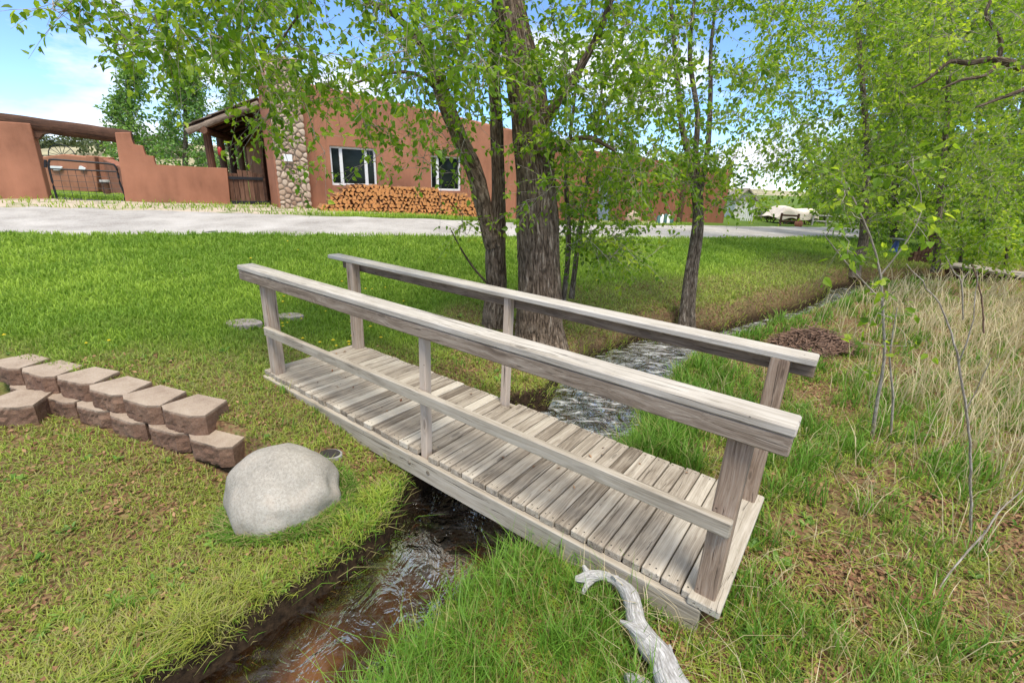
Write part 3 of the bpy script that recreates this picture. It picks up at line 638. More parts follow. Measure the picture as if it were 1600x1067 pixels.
# ------------------------------------------------------------------ house
def fac(x, y, off=0):
    d = ray(x, y); A0 = EA+EN*off; t_ = ((A0-CAM)@EN)/(d@EN); p = CAM+d*t_; return float((p-EA)@EE), float(p[2])
def hp(t_, off, z): return np.array([EA[0]+EE[0]*t_+EN[0]*off, EA[1]+EE[1]*t_+EN[1]*off, z])
HF = np.stack([EE, EN, EZ])
house = thing('adobe_house', hp(3, 0, .4), 'long red-brown adobe house with stepped parapet behind the trees', 'house')
tops = [(-.62, 3.98), (2.7, 3.72), (6.9, 3.3), (7.0, 3.28)]
WIN = [(.82, 2.12, 1.36, 2.41), (3.82, 4.88, 1.28, 2.33)]
def facade(name, t0, t1, topf, zb, wins, off, mt, depth=.5):
    ts = sorted(set([t0, t1]+[w for q in wins for w in q[:2]])); tl = []
    for a, b_ in zip(ts[:-1], ts[1:]):
        k = max(1, int((b_-a)/.3)); tl += [a+(b_-a)*s_/k for s_ in range(k)]
    tl.append(t1); zl = [0., .12, .25, .35, .4, .5, .6, .7, .8, .9, 1.]
    mb = MB()
    def P(t_, o, z): return hp(t_, off+o, z)
    rd = .09
    for a, b_ in zip(tl[:-1], tl[1:]):
        mid_ = (a+b_)/2; w = [q for q in wins if q[0] <= mid_ <= q[1]]
        spans = []
        if w: spans = [(zb, w[0][2]), (w[0][3], None)]
        else: spans = [(zb, None)]
        for z0, z1 in spans:
            for s_ in range(6):
                def zz(t_, f):
                    e = (topf(t_)-rd) if z1 is None else z1; return z0+(e-z0)*f
                f0, f1 = s_/6, (s_+1)/6
                mb.add([P(a, 0, zz(a, f0)), P(b_, 0, zz(b_, f0)), P(b_, 0, zz(b_, f1)), P(a, 0, zz(a, f1))], np.array([[0, 1, 2, 3]]))
        pv = None
        for s_ in range(7):   # rounded parapet edge and its flat top
            an = min(s_, 5)/5*math.pi/2; o_ = -rd*(1-math.cos(an)) if s_ < 6 else -depth; dz = -rd+rd*math.sin(an)
            cur = [P(a, o_, topf(a)+dz), P(b_, o_, topf(b_)+dz)]
            if pv is not None: mb.add([pv[0], pv[1], cur[1], cur[0]], np.array([[0, 1, 2, 3]]))
            pv = cur
    for q in wins:   # reveals
        r_ = -.2
        for (a, b_) in (((q[0], q[2]), (q[1], q[2])), ((q[1], q[2]), (q[1], q[3])), ((q[1], q[3]), (q[0], q[3])), ((q[0], q[3]), (q[0], q[2]))):
            mb.add([P(a[0], 0, a[1]), P(a[0], r_, a[1]), P(b_[0], r_, b_[1]), P(b_[0], 0, b_[1])], np.array([[0, 1, 2, 3]]))
    for t_, fl in ((t0, 0), (t1, 1)):   # ends
        v = [P(t_, 0, zb), P(t_, 0, topf(t_)-rd), P(t_, -rd, topf(t_)), P(t_, -depth, topf(t_)), P(t_, -depth, zb)]
        mb.add(v, [[0, 1, 2, 3, 4] if not fl else [4, 3, 2, 1, 0]])
    mb.add([P(t0, -depth, zb), P(t1, -depth, zb), P(t1, -depth, topf(t1)), P(t0, -depth, topf(t0))], np.array([[1, 0, 3, 2]]))
    o = mb.build(name, mt, house)
    bmx = bmesh.new(); bmx.from_mesh(o.data); bmesh.ops.remove_doubles(bmx, verts=bmx.verts, dist=1e-4); bmesh.ops.recalc_face_normals(bmx, faces=bmx.faces); bmx.to_mesh(o.data); bmx.free()
    return o
tf = lambda t_: float(np.interp(t_, [a for a, _ in tops], [b_ for _, b_ in tops]))
facade('front_wall', -.6, 7.0, tf, -.1, WIN, 0, M['adobe'])
mb = MB(); prism(mb, [(-.6, -.1), (-.6, 3.6), (7., 3.0), (7., -.1)], (EA*[1, 1, 0], EE, EZ, -EN), .505, 9, .02, .5, 1); mb.build('house_body', M['adobe'], house)
facade('wing_wall', 7.01, 19.75, lambda t_: 2.75-.02*t_+(.22*max(0, (t_-19.1)/.65))+(.5 if t_ < 9.6 else 0), -.4, [(11.2, 12.0, -.2, 1.95)], -.35, M['adobe_shade'])
mb = MB(); prism(mb, [(7.02, -.4), (7.02, 2.3), (19.7, 2.1), (19.7, -.4)], (EA*[1, 1, 0], EE, EZ, -EN), .86, 8, .02, .5, 1); mb.build('wing_body', M['adobe_shade'], house)
for tp in (12.25, 15.3):
    mb = MB(); tube(mb, [hp(tp, .5, -.3), hp(tp, .5, 2.1)], .12, 12); mb.build('porch_post', M['darkwood'] if tp > 13 else M['adobe'], house)
mb = MB(); cbox(mb, hp(11.6, -.5, .87), HF, (.4, .04, 1.07), .01); do_ = mb.build('door', M['door'], house)
mb = MB(); cbox(mb, hp(11.92, -.44, .9), HF, (.02, .03, .07), .005); mb.build('handle', M['iron'], do_)
def window(t0, t1, z0, z1, bars):
    fw = .06; mb = MB(); o = -.13
    for (a, b_, c, d) in ((t0, t1, z0, z0+fw), (t0, t1, z1-fw, z1)): cbox(mb, hp((a+b_)/2, o, (c+d)/2), HF, ((b_-a)/2-.001, .04, (d-c)/2), .005)
    for bx, bw in [(t0+fw/2, fw), (t1-fw/2, fw)]+bars: cbox(mb, hp(bx, o+.003, (z0+z1)/2), HF, (bw/2-.001, .04, (z1-z0)/2-.004), .005)
    w = mb.build('window', M['white'], house)
    mb = MB(); cbox(mb, hp((t0+t1)/2, o-.01, (z0+z1)/2), HF, ((t1-t0)/2-.01, .008, (z1-z0)/2-.01), .002); mb.build('pane', M['glass'], w)
window(*WIN[0], [(1.13, .09), (1.83, .09)]); window(*WIN[1], [(4.08, .09)])
# chimney: adobe core with stone veneer
ch = MB(); prism(ch, [(-.66, -.1), (.2, -.1), (.18, 4.30), (-.64, 4.30)], (EA*[1, 1, 0], EE, EZ, -EN), -.26, 1.45, .05, .5, 3)
chim = ch.build('chimney', M['adobe'], house)
mb = MB(); cbox(mb, hp(-.23, .29, 2.1), HF, (.375, .045, 2.2), .01); mb.build('mortar', M['mortar'], chim)
mb = MB(); sv, sf = None, None
bm = bmesh.new(); bmesh.ops.create_icosphere(bm, subdivisions=3, radius=1); sv = np.array([v.co[:] for v in bm.verts]); sf = np.array([[v.index for v in f.verts] for f in bm.faces]); bm.free()
sd_ = []
while len(sd_) < 190:
    c_ = rng.uniform((-.6, .35), (.14, 4.34), (12, 2)); dd_ = [min([99]+[math.hypot((q[0]-p[0]), (q[1]-p[1])*1.25) for p in sd_]) for q in c_]; kb = int(np.argmax(dd_))
    if dd_[kb] < .10: break
    sd_.append(c_[kb])
sd_ = np.array(sd_)
def clip(poly, p, nn):
    o = []
    for a, b_ in zip(poly, poly[1:]+poly[:1]):
        da, db = (a-p)@nn, (b_-p)@nn
        if da <= 0: o.append(a)
        if (da < 0) != (db < 0) and da != db: o.append(a+(b_-a)*da/(da-db))
    return o
for k, c_ in enumerate(sd_):
    poly = [np.array(q) for q in ((-.625, .33), (.165, .33), (.165, 4.37), (-.625, 4.37))]
    for j_ in np.argsort(np.hypot(*(sd_-c_).T))[1:16]: poly = clip(poly, (c_+sd_[j_])/2-nrm(sd_[j_]-c_)*.010, sd_[j_]-c_)
    if len(poly) < 3: continue
    Q = np.array(poly)
    for _ in range(3): Q = np.stack([Q*.75+np.roll(Q, -1, 0)*.25, Q*.25+np.roll(Q, -1, 0)*.75], 1).reshape(-1, 2)
    cn = Q.mean(0); n = len(Q); V = []; hh = rng.uniform(.03, .055)
    for f_, h_ in ((1, 0), (.98, .4), (.9, .72), (.7, .93), (.4, 1.)):
        q_ = cn+(Q-cn)*f_; V.append(np.stack([q_[:, 0], np.full(n, .325+hh*h_), q_[:, 1]], 1))
    V = np.concatenate(V); V[:, 1] += .03*(fbm(V*7, 4, 3)-.45)
    wv = EA*[1, 1, 0]+V@HF; i_ = np.arange(4)[:, None]*n; j_ = np.arange(n); mb.add(wv, np.stack([i_+j_, i_+(j_+1) % n, i_+n+(j_+1) % n, i_+n+j_], -1).reshape(-1, 4), rng.uniform(0, 1), V+rng.uniform(0, 9, 3)); mb.add(wv[-n:], [list(range(n))], mb.t[-1][0], V[-n:]+rng.uniform(0, 9, 3))
mb.build('stone_facing', M['rock'], chim, smooth=True)
p_ = fac(450, 247, .42); mb = MB(); cbox(mb, hp(p_[0], .43, p_[1]), HF, (.10, .008, .085), .003)
tag(mb.build('wall_plaque', M['white'], origin=hp(p_[0], .43, p_[1])), 'small blank white plaque fixed to the stone chimney', 'plaque')
# porch on the left side of the house
PO = -2.0; (ta, za), (tb_, zb_) = fac(294, 199, PO), fac(405, 155, PO); SL = (zb_-za)/(tb_-ta); tin = -.6; PD = np.array([-.34, .94, 0]); zin = za+SL*(tin-ta)
def pq(t_, b_, z_): return hp(t_, PO, z_)+PD*b_
porch = thing('porch', pq((ta+tin)/2, -(-2.5), .75), 'dark timber porch with sloping shake roof beside the stone chimney', 'porch')
RF = np.stack([nrm(EE+EZ*SL), -PD, nrm(EZ-EE*SL)])
rc = (pq(ta, 0, za)+pq(tin, 0, zin))/2; hl = np.linalg.norm(hp(ta, 0, za)-hp(tin, 0, zin))/2
mb = MB(); cbox(mb, rc+PD*3.6, RF, (hl, 3.6, .03), .005, .3); roof = mb.build('roof', M['darkwood'], porch)
mb = MB()
for r_ in range(9):
    for k in range(30):
        cbox(mb, rc+PD*(.05+k*.24)+EN*rng.uniform(-.02, .05)+RF[0]*(-hl+(r_+.5)*2*hl/9-.03)+RF[2]*(.055+rng.uniform(0, .02)), np.stack([nrm(RF[0]+RF[2]*-.06), RF[1], RF[2]]), (.16, .112, .013), .003, .4+rng.normal(0, .2))
mb.build('shakes', M['shake'], roof)
def logbeam(a, b_, r_, name='beam', par=porch, mt='darkwood', sides=14):
    mb = MB(); n = 12; P = np.linspace(a, b_, n); tube(mb, P, r_, sides, rng.uniform(.3, .7), True, lambda g: .012*(vnoise(g*6)-.5))
    mb.g = [q[:, [2, 0, 1]] for q in mb.g]; mb.build(name, M[mt], par, smooth=False)
rz = lambda t_: za+SL*(t_-ta)
logbeam(pq(ta-.05, -(+.02), rz(ta)-.12), pq(tin, -(+.02), rz(tin)-.12), .085, mt='railside'); tp_ = ta+.36
logbeam(pq(tp_, -(+.1), rz(tp_)-.22), pq(tp_, 7, rz(tp_)-.22), .1)
for k in range(5): logbeam(pq(tp_, -(-.25-k*1.6), .6), pq(tp_, -(-.25-k*1.6), rz(tp_)-.3), .105, 'post')
for k in range(9): logbeam(pq(ta+.1, -(-.5-k*.85), rz(ta+.1)-.1), pq(tin, -(-.5-k*.85), rz(tin)-.1), .05, 'rafter')
mb = MB(); cbox(mb, pq(tin-.06, -(-3), 2.1), np.stack([EE, PD, EZ]), (.03, 3.4, 1.25), .01, .2); mb.build('plank_wall', M['darkwood'], porch)
la = fac(342, 236, PO-.1); lp = pq(la[0], -(-.1), la[1]); lan = thing('hanging_lantern', lp, 'small red lantern hanging from the dark porch', 'lantern')
mb = MB(); tube(mb, [lp+EZ*z_ for z_ in (-.12, -.1, 0, .08, .11)], [.03, .055, .06, .05, .02], 12); mb.build('lamp_body', M['red'], lan, smooth=True)
mb = MB(); tube(mb, [lp+EZ*.1, lp+EZ*.34], .006, 6); mb.build('hook', M['iron'], lan)
# garden wall + gateway (all in the plane y=YW)
YW = -1.9
TRI = nrm(EN*0-EN)
def wallprism(name, prof, d, th_, mt, lab, cat, bev=.022):
    mb = MB()
    if d < 0:
        pts = [fac(*p, d) for p in prof]; prism(mb, pts, (hp(0, d, 0), EE, EZ, -EN), 0, th_, bev, .5, 3); og = hp(pts[0][0], d, pts[0][1])
    else:
        pts = [(atd(*p, d)[0], atd(*p, d)[2]) for p in prof]; prism(mb, pts, (np.array([0, d, 0]), I3[0], EZ, I3[1]), 0, th_, bev, .5, 3); og = (pts[0][0], d, pts[0][1])
    mb.g[0] = mb.v[0]; o = mb.build(name, mt, origin=og); return tag(o, lab, cat)
wallprism('gate_pier', [(-60, 330), (-80, 184), (47, 193), (81, 330)], YW, .42, M['adobe'], 'thick red-brown adobe pier left of the metal gate', 'gate pier')
wallprism('garden_wall', [(199, 335), (179, 207), (204, 207), (207, 226.5), (223, 227.5), (226, 243), (240, 244), (242, 258.5), (355, 263), (362, 335)], YW, .4, M['adobe'], 'red-brown adobe garden wall stepping down beside the gate', 'wall')
def fpt(x, y, o): a_ = fac(x, y, o); return hp(a_[0], o, a_[1])
lg = [fpt(-60, 180, YW-.2), fpt(207, 216, YW-.2)]
lin = thing('gate_lintel', tuple((lg[0]+lg[1])/2), 'long dark timber lintel spanning the two adobe gate piers', 'lintel')
mb = MB(); n_l = 30; P = np.linspace(lg[0], lg[1], n_l); tube(mb, P, .17, 16, .35, True, lambda g: .02*(vnoise(g*5)-.5)); mb.g = [q[:, [2, 0, 1]] for q in mb.g]; mb.build('beam', M['darkwood'], lin, smooth=True)
for cx in (((47, 198), (92, 203), (84, 208), (66, 209), (60, 218), (50, 217)), ((140, 208), (181, 213), (181, 224), (168, 216), (155, 216), (148, 211))):
    mb = MB(); pts = [fac(*p, YW-.1) for p in cx]; prism(mb, pts, (hp(0, YW-.1, 0), EE, EZ, -EN), 0, .22, .01, .5, 2); mb.build('corbel', M['darkwood'], lin)
def cyl(mb, a, b_, r_, s_=8): tube(mb, [np.asarray(a), np.asarray(b_)], r_, s_)
GD = YW-.08
gate = thing('metal_gate', tuple(fpt(135, 314, GD)), 'black tubular metal farm gate with wire mesh between adobe piers', 'gate')
def gp(x, y): return fpt(x, y, GD)
mb = MB(); fr = [gp(89, 310), gp(82, 285), gp(76, 260), gp(77, 252), gp(83, 249.5), gp(130, 253), gp(172, 256.5), gp(179, 259), gp(183, 266), gp(187, 285), gp(193, 314), gp(140, 313), gp(89, 310)]
tube(mb, spline(np.array(fr), .08), .024, 8); cyl(mb, gp(79, 264), gp(182, 268.5), .018); mb.build('frame', M['iron'], gate, smooth=True)
mb = MB()
for k in range(1, 8): cyl(mb, gp(79+k*12.8, 264.5+k*.6), gp(89+k*12.9, 310+k*.5), .005, 5)
for k in range(1, 5): cyl(mb, gp(79+k*2, 264+k*9.2), gp(182+k*2.2, 268.5+k*9.2), .005, 5)
mb.build('wire_mesh', M['iron'], gate)
mb = MB(); cyl(mb, gp(69, 255), gp(78, 257), .02); cyl(mb, gp(71, 250), gp(71, 262), .03); mb.build('hinge', M['iron'], gate)
# yard behind the gate
wallprism('yard_wall', [(20, 330), (20, 250), (100, 241), (156, 247), (160, 330)], 21, .4, M['adobe'], 'low sunlit adobe wall across the yard behind the metal gate', 'wall', .05)
wa = atd(158, 247, 20.9); wb = atd(192, 262, 16.2); dv = nrm(wb-wa); L_ = np.linalg.norm((wb-wa)[:2]); dd = nrm(np.array([dv[0], dv[1], 0])); pp_ = np.array([-dd[1], dd[0], 0])
mb = MB(); prism(mb, [(0, .2), (0, wa[2]), (L_, wb[2]), (L_, .2)], (np.array([wa[0], wa[1], 0]), dd, EZ, pp_), 0, .35, .05); tag(mb.build('side_wall', M['adobe_shade'], origin=(wa[0], wa[1], .5)), 'shaded adobe wall running back beside the gate opening', 'wall')
for (x0, x1, y0, l) in ((133, 147, 243, 'stubby adobe pillar left of its pair on the yard wall'), (153, 169, 245, 'darker stubby adobe pillar right of its pair on the yard wall')):
    wallprism('wall_pillar', [(x0+6, 300), (x0, y0), (x1, y0+1), (x1+6, 300)], 20.6, .35, M['adobe'] if x0 < 140 else M['adobe_shade'], l, 'pillar', .04)
p = atd(168, 303, 15.6); bl = thing('bollard', (p[0], p[1], p[2]), 'short dark bollard with pale cap standing by the yard path', 'bollard')
mb = MB(); cyl(mb, p-EZ*.2, p+EZ*.36, .1, 14); mb.build('column', M['darkwood'], bl); mb = MB(); cyl(mb, p+EZ*.361, p+EZ*.42, .13, 14); mb.build('cap', M['concrete'], bl)
for (x, y, l) in ((88, 263, 'white running animal shaped plaque, the larger one on the yard wall'), (128, 263, 'small white plaque right of the larger one on the yard wall')):
    p = atd(x, y, 20.93); a = np.arange(20)*2*np.pi/20; s_ = .24 if x < 100 else .14
    mb = MB(); prism(mb, [(s_*math.cos(q_)*(1+.25*math.sin(3*q_+x)), s_*.5*math.sin(q_)*(1+.3*math.cos(2*q_+x))) for q_ in a], (p, I3[0], EZ, I3[1]), -.02, .03, .01); tag(mb.build('wall_ornament', M['white'], origin=tuple(p)), l, 'wall ornament')
pth = [atd(*q_) for q_ in ((146, 311, 14.2), (196, 313, 14.2), (190, 302, 17.), (168, 303, 17.))]; mb = MB()
mb.add([np.array([q_[0], q_[1], gz(q_[0], q_[1])+.02]) for q_ in pth], np.array([[0, 1, 2, 3]])); tag(mb.build('yard_path', M['concrete']), kind='structure')
arch = thing('iron_arch', tuple(atd(100, 247, 23)), 'wrought iron half wheel arch showing above the yard wall', 'iron arch'); mb = MB()
ac = atd(97, 244, 23); rad_ = .62
tube(mb, [ac+np.array([math.cos(q_)*rad_, 0, math.sin(q_)*rad_*.8]) for q_ in np.linspace(0, math.pi, 22)], .02, 6)
for q_ in np.linspace(.25, math.pi-.25, 7): cyl(mb, ac, ac+np.array([math.cos(q_)*rad_, 0, math.sin(q_)*rad_*.8]), .012, 5)
cyl(mb, ac-I3[0]*1.2, ac+I3[0]*1.8, .02, 6); cyl(mb, ac-I3[0]*.9-EZ*1.6, ac-I3[0]*.9, .02, 6); cyl(mb, ac+I3[0]*1.6-EZ*1.6, ac+I3[0]*1.6, .02, 6); mb.build('hoop', M['iron'], arch)
ff = thing('pipe_fence', tuple(atd(0, 290, 16)), 'dark pipe fence left of the adobe gate pier', 'fence'); mb = MB()
for y in (236, 252, 275): cyl(mb, atd(-120, y-4, 16.5), atd(40, y, 16.5), .025, 8)
for x in (-70, -30, 3): cyl(mb, atd(x+6, 305, 16.5), atd(x-6, 230, 16.5), .025, 8)
mb.build('rail', M['iron'], ff)
# plank gate between garden wall and porch
ga = fpt(362, 320, YW-.12); gb = fpt(423, 323, YW-.12)
ga[2] = gb[2] = min(ga[2], gb[2]); gd = nrm((gb-ga)*[1, 1, 0]); gn = np.array([gd[1], -gd[0], 0]); gl_ = np.linalg.norm((gb-ga)[:2]); GF = np.stack([EZ, gd, gn])
pg = thing('plank_gate', tuple((ga+gb)/2), 'dark brown wooden plank gate between garden wall and stone chimney', 'gate'); mb = MB(); npk = 8
for k in range(npk):
    hgt = .93+rng.uniform(-.02, .1)*(1 if 1 < k < 6 else 0)
    cbox(mb, ga+gd*(gl_*(k+.5)/npk)+EZ*(hgt/2), GF, (hgt/2, gl_/npk/2-.006, .018), .004, .55+rng.normal(0, .15))
mb.build('planks', M['darkwood'], pg)
for zz_ in (.12, .8):
    mb = MB(); cbox(mb, ga+gd*gl_/2+EZ*zz_+gn*.035, np.stack([gd, EZ, gn]), (gl_/2, .04, .016), .004, .1); mb.build('crossbar', M['iron'], pg)
# firewood: every visible log
LOGS = []
for s_ in range(8):
    mb = MB(); k = random.choice((3, 4, 4, 5)); a = np.sort(rng.uniform(0, 2*np.pi/k*.5, k)+np.arange(k)*2*np.pi/k); r_ = rng.uniform(.055, .075, k); n = 3
    prof = []
    for q in range(k):
        for f_ in np.arange(n)/n:
            a1 = a[(q+1) % k]+(2*np.pi if q == k-1 else 0); pa = np.array([math.cos(a[q])*r_[q], math.sin(a[q])*r_[q]]); pb = np.array([math.cos(a1), math.sin(a1)])*r_[(q+1) % k]; prof.append(pa*(1-f_)+pb*f_)
    prof = np.array(prof)*(1+rng.uniform(-.05, .05, (len(prof), 1))); n = len(prof); Lg = .21
    V = np.concatenate([np.stack([prof[:, 0], np.full(n, -Lg), prof[:, 1]], 1), np.stack([prof[:, 0], np.full(n, Lg), prof[:, 1]], 1)])
    mb.add(V, [[q, (q+1) % n, n+(q+1) % n, n+q] for q in range(n)], mat=1); mb.add(V[:n], [list(range(n))], mat=0, gco=V[:n]*3+s_); mb.add(V[n:], [list(range(n))[::-1]], mat=0, gco=V[n:]*3+s_)
    o = mb.build('split_log', [M['logend'], M['logside']]); LOGS.append(o.data); bpy.data.objects.remove(o)
prof_t = [.05, .5, 1.1, 2.3, 3.3, 4.5, 5.1, 5.8]; prof_z = [.62, 1.05, 1.36, 1.42, 1.38, 1.33, 1.1, .62]
cnt = 0; zr = .66; rown = 0
base_log = None; spots = []
while zr < 1.45:
    t_ = .2+(.065 if rown % 2 else 0)
    while t_ < 5.7:
        if zr < np.interp(t_, prof_t, prof_z): spots.append((t_, zr))
        t_ += .122
    zr += .1; rown += 1
for (t_, zr) in spots[:300]:
    gzz = -.035*max(0, t_-2)
    o = bpy.data.objects.new('split_log', random.choice(LOGS)); COL.objects.link(o)
    zz = zr+gzz+rng.uniform(-.015, .015); P = hp(t_+rng.uniform(-.015, .015), .55+.4*(1.45-zr)+rng.uniform(-.05, .05), zz)
    o.matrix_world = Matrix(np.vstack([np.hstack([np.stack([EE, EN, EZ]).T, P[:, None]]), [0, 0, 0, 1]]).tolist())@Matrix.Rotation(rng.uniform(0, 6.28), 4, 'Y')
    tag(o, 'split orange log stacked in the woodpile below the house windows', 'log', 'split logs in the woodpile'); cnt += 1
if len(spots) > 300:
    mb = MB()
    for (t_, zr) in spots[300:]:
        me = random.choice(LOGS); V = np.array([v.co[:] for v in me.vertices]); an = rng.uniform(0, 6.28); ca, sa = math.cos(an), math.sin(an)
        V = np.stack([V[:, 0]*ca-V[:, 2]*sa, V[:, 1], V[:, 0]*sa+V[:, 2]*ca], 1)
        mb.add(hp(t_, .55+.4*(1.45-zr), zr-.035*max(0, t_-2))+V@HF, [list(p.vertices) for p in me.polygons], gco=V*3)
    tag(mb.build('stacked_logs', M['logend']), 'more split orange logs along the top of the woodpile', 'logs', kind='stuff')
# things by the driveway
def lump(px_, py_, D, sx, sy, sz, mt, name, lab, cat, seed=1, z0=None):
    p = atd(px_, py_, D); z0 = gz(p[0], p[1]); P = rockshape(sv, sx, sy, sz, .2, seed); mb = MB(); mb.add(P+np.array([p[0], p[1], z0+sz*.55]), sf, .5, P)
    tag(mb.build(name, mt, smooth=True, origin=(p[0], p[1], z0)), lab, cat)
lump(988, 352, 19, .28, .24, .3, M['rock'], 'rock', 'pale rock at the far edge of the driveway before the house', 'rock', 5)
p = atd(1038, 353, 19.5); z0 = gz(p[0], p[1]); gb_ = thing('garden_bundle', (p[0], p[1], z0), 'low rounded white and dark green bundle lying beside the driveway', 'bundle')
for k in range(5):
    mb = MB(); a = np.linspace(0, math.pi, 14); xo = (k-2)*.13
    tube(mb, [np.array([p[0]+xo+.1*math.cos(q_), p[1]+.3*math.cos(q_), z0+.05+.3*math.sin(q_)*(1-.12*abs(k-2))]) for q_ in a], .075, 10); mb.build('roll', M['white'] if k % 2 else M['greenplastic'], gb_, smooth=True)
# wagon under a tarp
wc = atd(1232, 351, 28); wz0 = wc[2]; wag = thing('wagon', tuple(wc), 'old wagon under a tan canvas tarp at the end of the driveway', 'wagon')
k28 = np.linalg.norm(atd(1233, 345, 28)-atd(1232, 345, 28)); xs = np.linspace(-34, 32, 40)*k28
top_px = np.interp(np.linspace(-34, 32, 40), [-34, -30, -26, -20, -14, -9, -4, 2, 10, 18, 24, 28, 30, 32], [12, 15, 19, 27, 28, 26.5, 24, 23, 23, 24, 25, 25, 21, 8]); top = top_px*k28
vs = []; prf = np.linspace(-1, 1, 21)
for xi, tz in zip(xs, top):
    for pf in prf:
        s_ = abs(pf); yy = np.sign(pf)*min(s_*1.5, 1)*.85; lo = .36+.06*math.sin(xi*5+pf*3)
        zz = tz*(1-.06*(min(s_*1.5, 1))**3) if s_ < .66 else tz*.94+(lo-tz*.94)*(s_-.66)/.34
        vs.append((wc[0]+xi, wc[1]+yy+.05*math.sin(xi*6), wz0+max(zz, .2)+.02*math.sin(xi*9+pf*7)))
i = np.arange(39)[:, None]*21; j = np.arange(20); q = np.stack([i+j, i+j+1, i+21+j+1, i+21+j], -1).reshape(-1, 4)[:, ::-1]
mb = MB(); mb.add(vs, q); mb.build('tarp', M['tarp'], wag, smooth=True)
mb = MB(); cbox(mb, wc+EZ*.5, I3, (.85, .6, .18), .02); mb.build('bed', M['darkwood'], wag)
for sx in (-.7, .7):
    for sy in (-.72, .72):
        mb = MB(); a = np.linspace(0, 2*np.pi, 25); cc_ = wc+np.array([sx, sy, .3]); tube(mb, [cc_+np.array([.27*math.cos(q_), 0, .27*math.sin(q_)]) for q_ in a], .03, 6)
        for q_ in a[:-1:3]: cyl(mb, cc_, cc_+np.array([.27*math.cos(q_), 0, .27*math.sin(q_)]), .018, 5)
        mb.build('wheel', M['darkwood'], wag)
def railfence(name, pts, D, hgt, rails, lab, mt, r_=.04):
    P = [atd(x, y, D_) for (x, y), D_ in zip(pts, D)]; fe = thing(name, tuple(P[0]), lab, 'fence')
    for p in P:
        g0 = gz(p[0], p[1]); mb = MB(); cyl(mb, (p[0], p[1], g0-.1), (p[0], p[1], g0+hgt+.08), r_*1.2, 8); mb.build('post', mt, fe)
    mb = MB()
    for a, b_ in zip(P[:-1], P[1:]):
        for f_ in rails: cyl(mb, (a[0], a[1], gz(a[0], a[1])+hgt*f_), (b_[0], b_[1], gz(b_[0], b_[1])+hgt*f_), r_, 7)
    mb.build('rails', mt, fe)
railfence('hitching_rail', [(1218, 353), (1244, 355)], [25.5, 25.5], .55, (.4, .95), 'short wooden hitching rail in front of the tarped wagon', M['darkwood'], .05)
railfence('rail_fence', [(1172, 351), (1187, 350), (1204, 350)], [30, 31, 32], .75, (.3, .65, .95), 'grey rail fence between the white shed and the wagon', M['greyfence'])
railfence('rail_fence', [(1268, 353), (1290, 353), (1312, 354), (1336, 356)], [27, 27, 27, 27], .6, (.4, .9), 'grey rail fence running right of the tarped wagon', M['greyfence'])
p = atd(1247, 354, 24.8); z0 = gz(p[0], p[1]); mb = MB(); tube(mb, [np.array([p[0], p[1], z0+q_]) for q_ in (0, .05, .15, .25, .3, .32)], [.1, .17, .21, .18, .12, .14], 16); tag(mb.build('clay_pot', M['clay'], smooth=True, origin=(p[0], p[1], z0)), 'round terracotta pot on the ground in front of the wagon', 'pot')
p = atd(1158, 351, 31); z0 = gz(p[0], p[1]); sh = thing('shed', (p[0], p[1], z0), 'small white board shed with gable roof beyond the house corner', 'shed')
k31 = 31*1.03/F; mb = MB(); prism(mb, [(-.6, -.2), (-.6, 1.15), (0, 1.75), (.6, 1.15), (.6, -.2)], (np.array([p[0], p[1], z0]), I3[0], EZ, I3[1]), 0, 1.6, .01); mb.build('wall', M['whitewood'], sh)
for sgn in (-1, 1):
    ax = nrm(np.array([sgn*.7, 0, -.7])); mb = MB(); cbox(mb, np.array([p[0]+sgn*.36, p[1]+.75, z0+1.46]), np.stack([ax, I3[1], np.cross(ax, I3[1])]), (.52, 1., .035), .005); mb.build('roof', M['shake'], sh)
pk = thing('picket_fence', tuple(atd(1163, 353, 28.5)), 'white picket fence section beside the house corner', 'fence'); mb = MB()
for k in range(6):
    q_ = atd(1156+k*3.4, 352, 28.5); g0 = gz(q_[0], q_[1]); cbox(mb, np.array([q_[0], q_[1], g0+.5]), I3, (.035, .02, .55), .01)
mb.build('pickets', M['white'], pk)
mb = MB(); q0 = atd(1155, 340, 28.53); q1 = atd(1175, 340.5, 28.53); cyl(mb, q0, q1, .03, 6); mb.build('rail', M['white'], pk)
# blue bird bath, far plank bridge, leaning panel, brush pile
p = atd(1395, 395, 14.4); z0 = gz(p[0], p[1]); bb = thing('bird_bath', (p[0], p[1], z0), 'blue pedestal bird bath with dark bowl on the far lawn', 'bird bath')
mb = MB(); tube(mb, [np.array([p[0]+q_*.1, p[1], z0+q_]) for q_ in (0, .04, .12, .25, .34, .38)], [.13, .12, .085, .08, .055, .06], 18); mb.build('pedestal', M['bluepaint'], bb, smooth=True)
mb = MB(); tube(mb, [np.array([p[0]+.05, p[1], z0+q_]) for q_ in (.38, .40, .44, .445, .42)], [.07, .17, .23, .21, .05], 20); mb.build('bowl', M['greystone'], bb, smooth=True)
a = atz(1462, 412, -.02); b_ = atz(1592, 431, -.02); dv = nrm((b_-a)*[1, 1, 0]); pv = np.array([-dv[1], dv[0], 0]); Lb = np.linalg.norm(b_-a)
fb = thing('plank_footbridge', tuple((a+b_)/2), 'small low plank footbridge across the stream in the far right background', 'footbridge')
pv = pv if pv[0] > 0 else -pv
mb = MB(); cbox(mb, (a+b_)/2+pv*.45-EZ*.02, np.stack([dv, pv, EZ]), (Lb/2, .45, .025), .004, .5); mb.build('deck', M['shake'], fb)
for o_ in (.03, .86):
    mb = MB(); cbox(mb, (a+b_)/2+pv*o_-EZ*.17, np.stack([dv, pv, EZ]), (Lb/2-.05, .03, .12), .004, .3); mb.build('beam', M['darkwood'], fb)
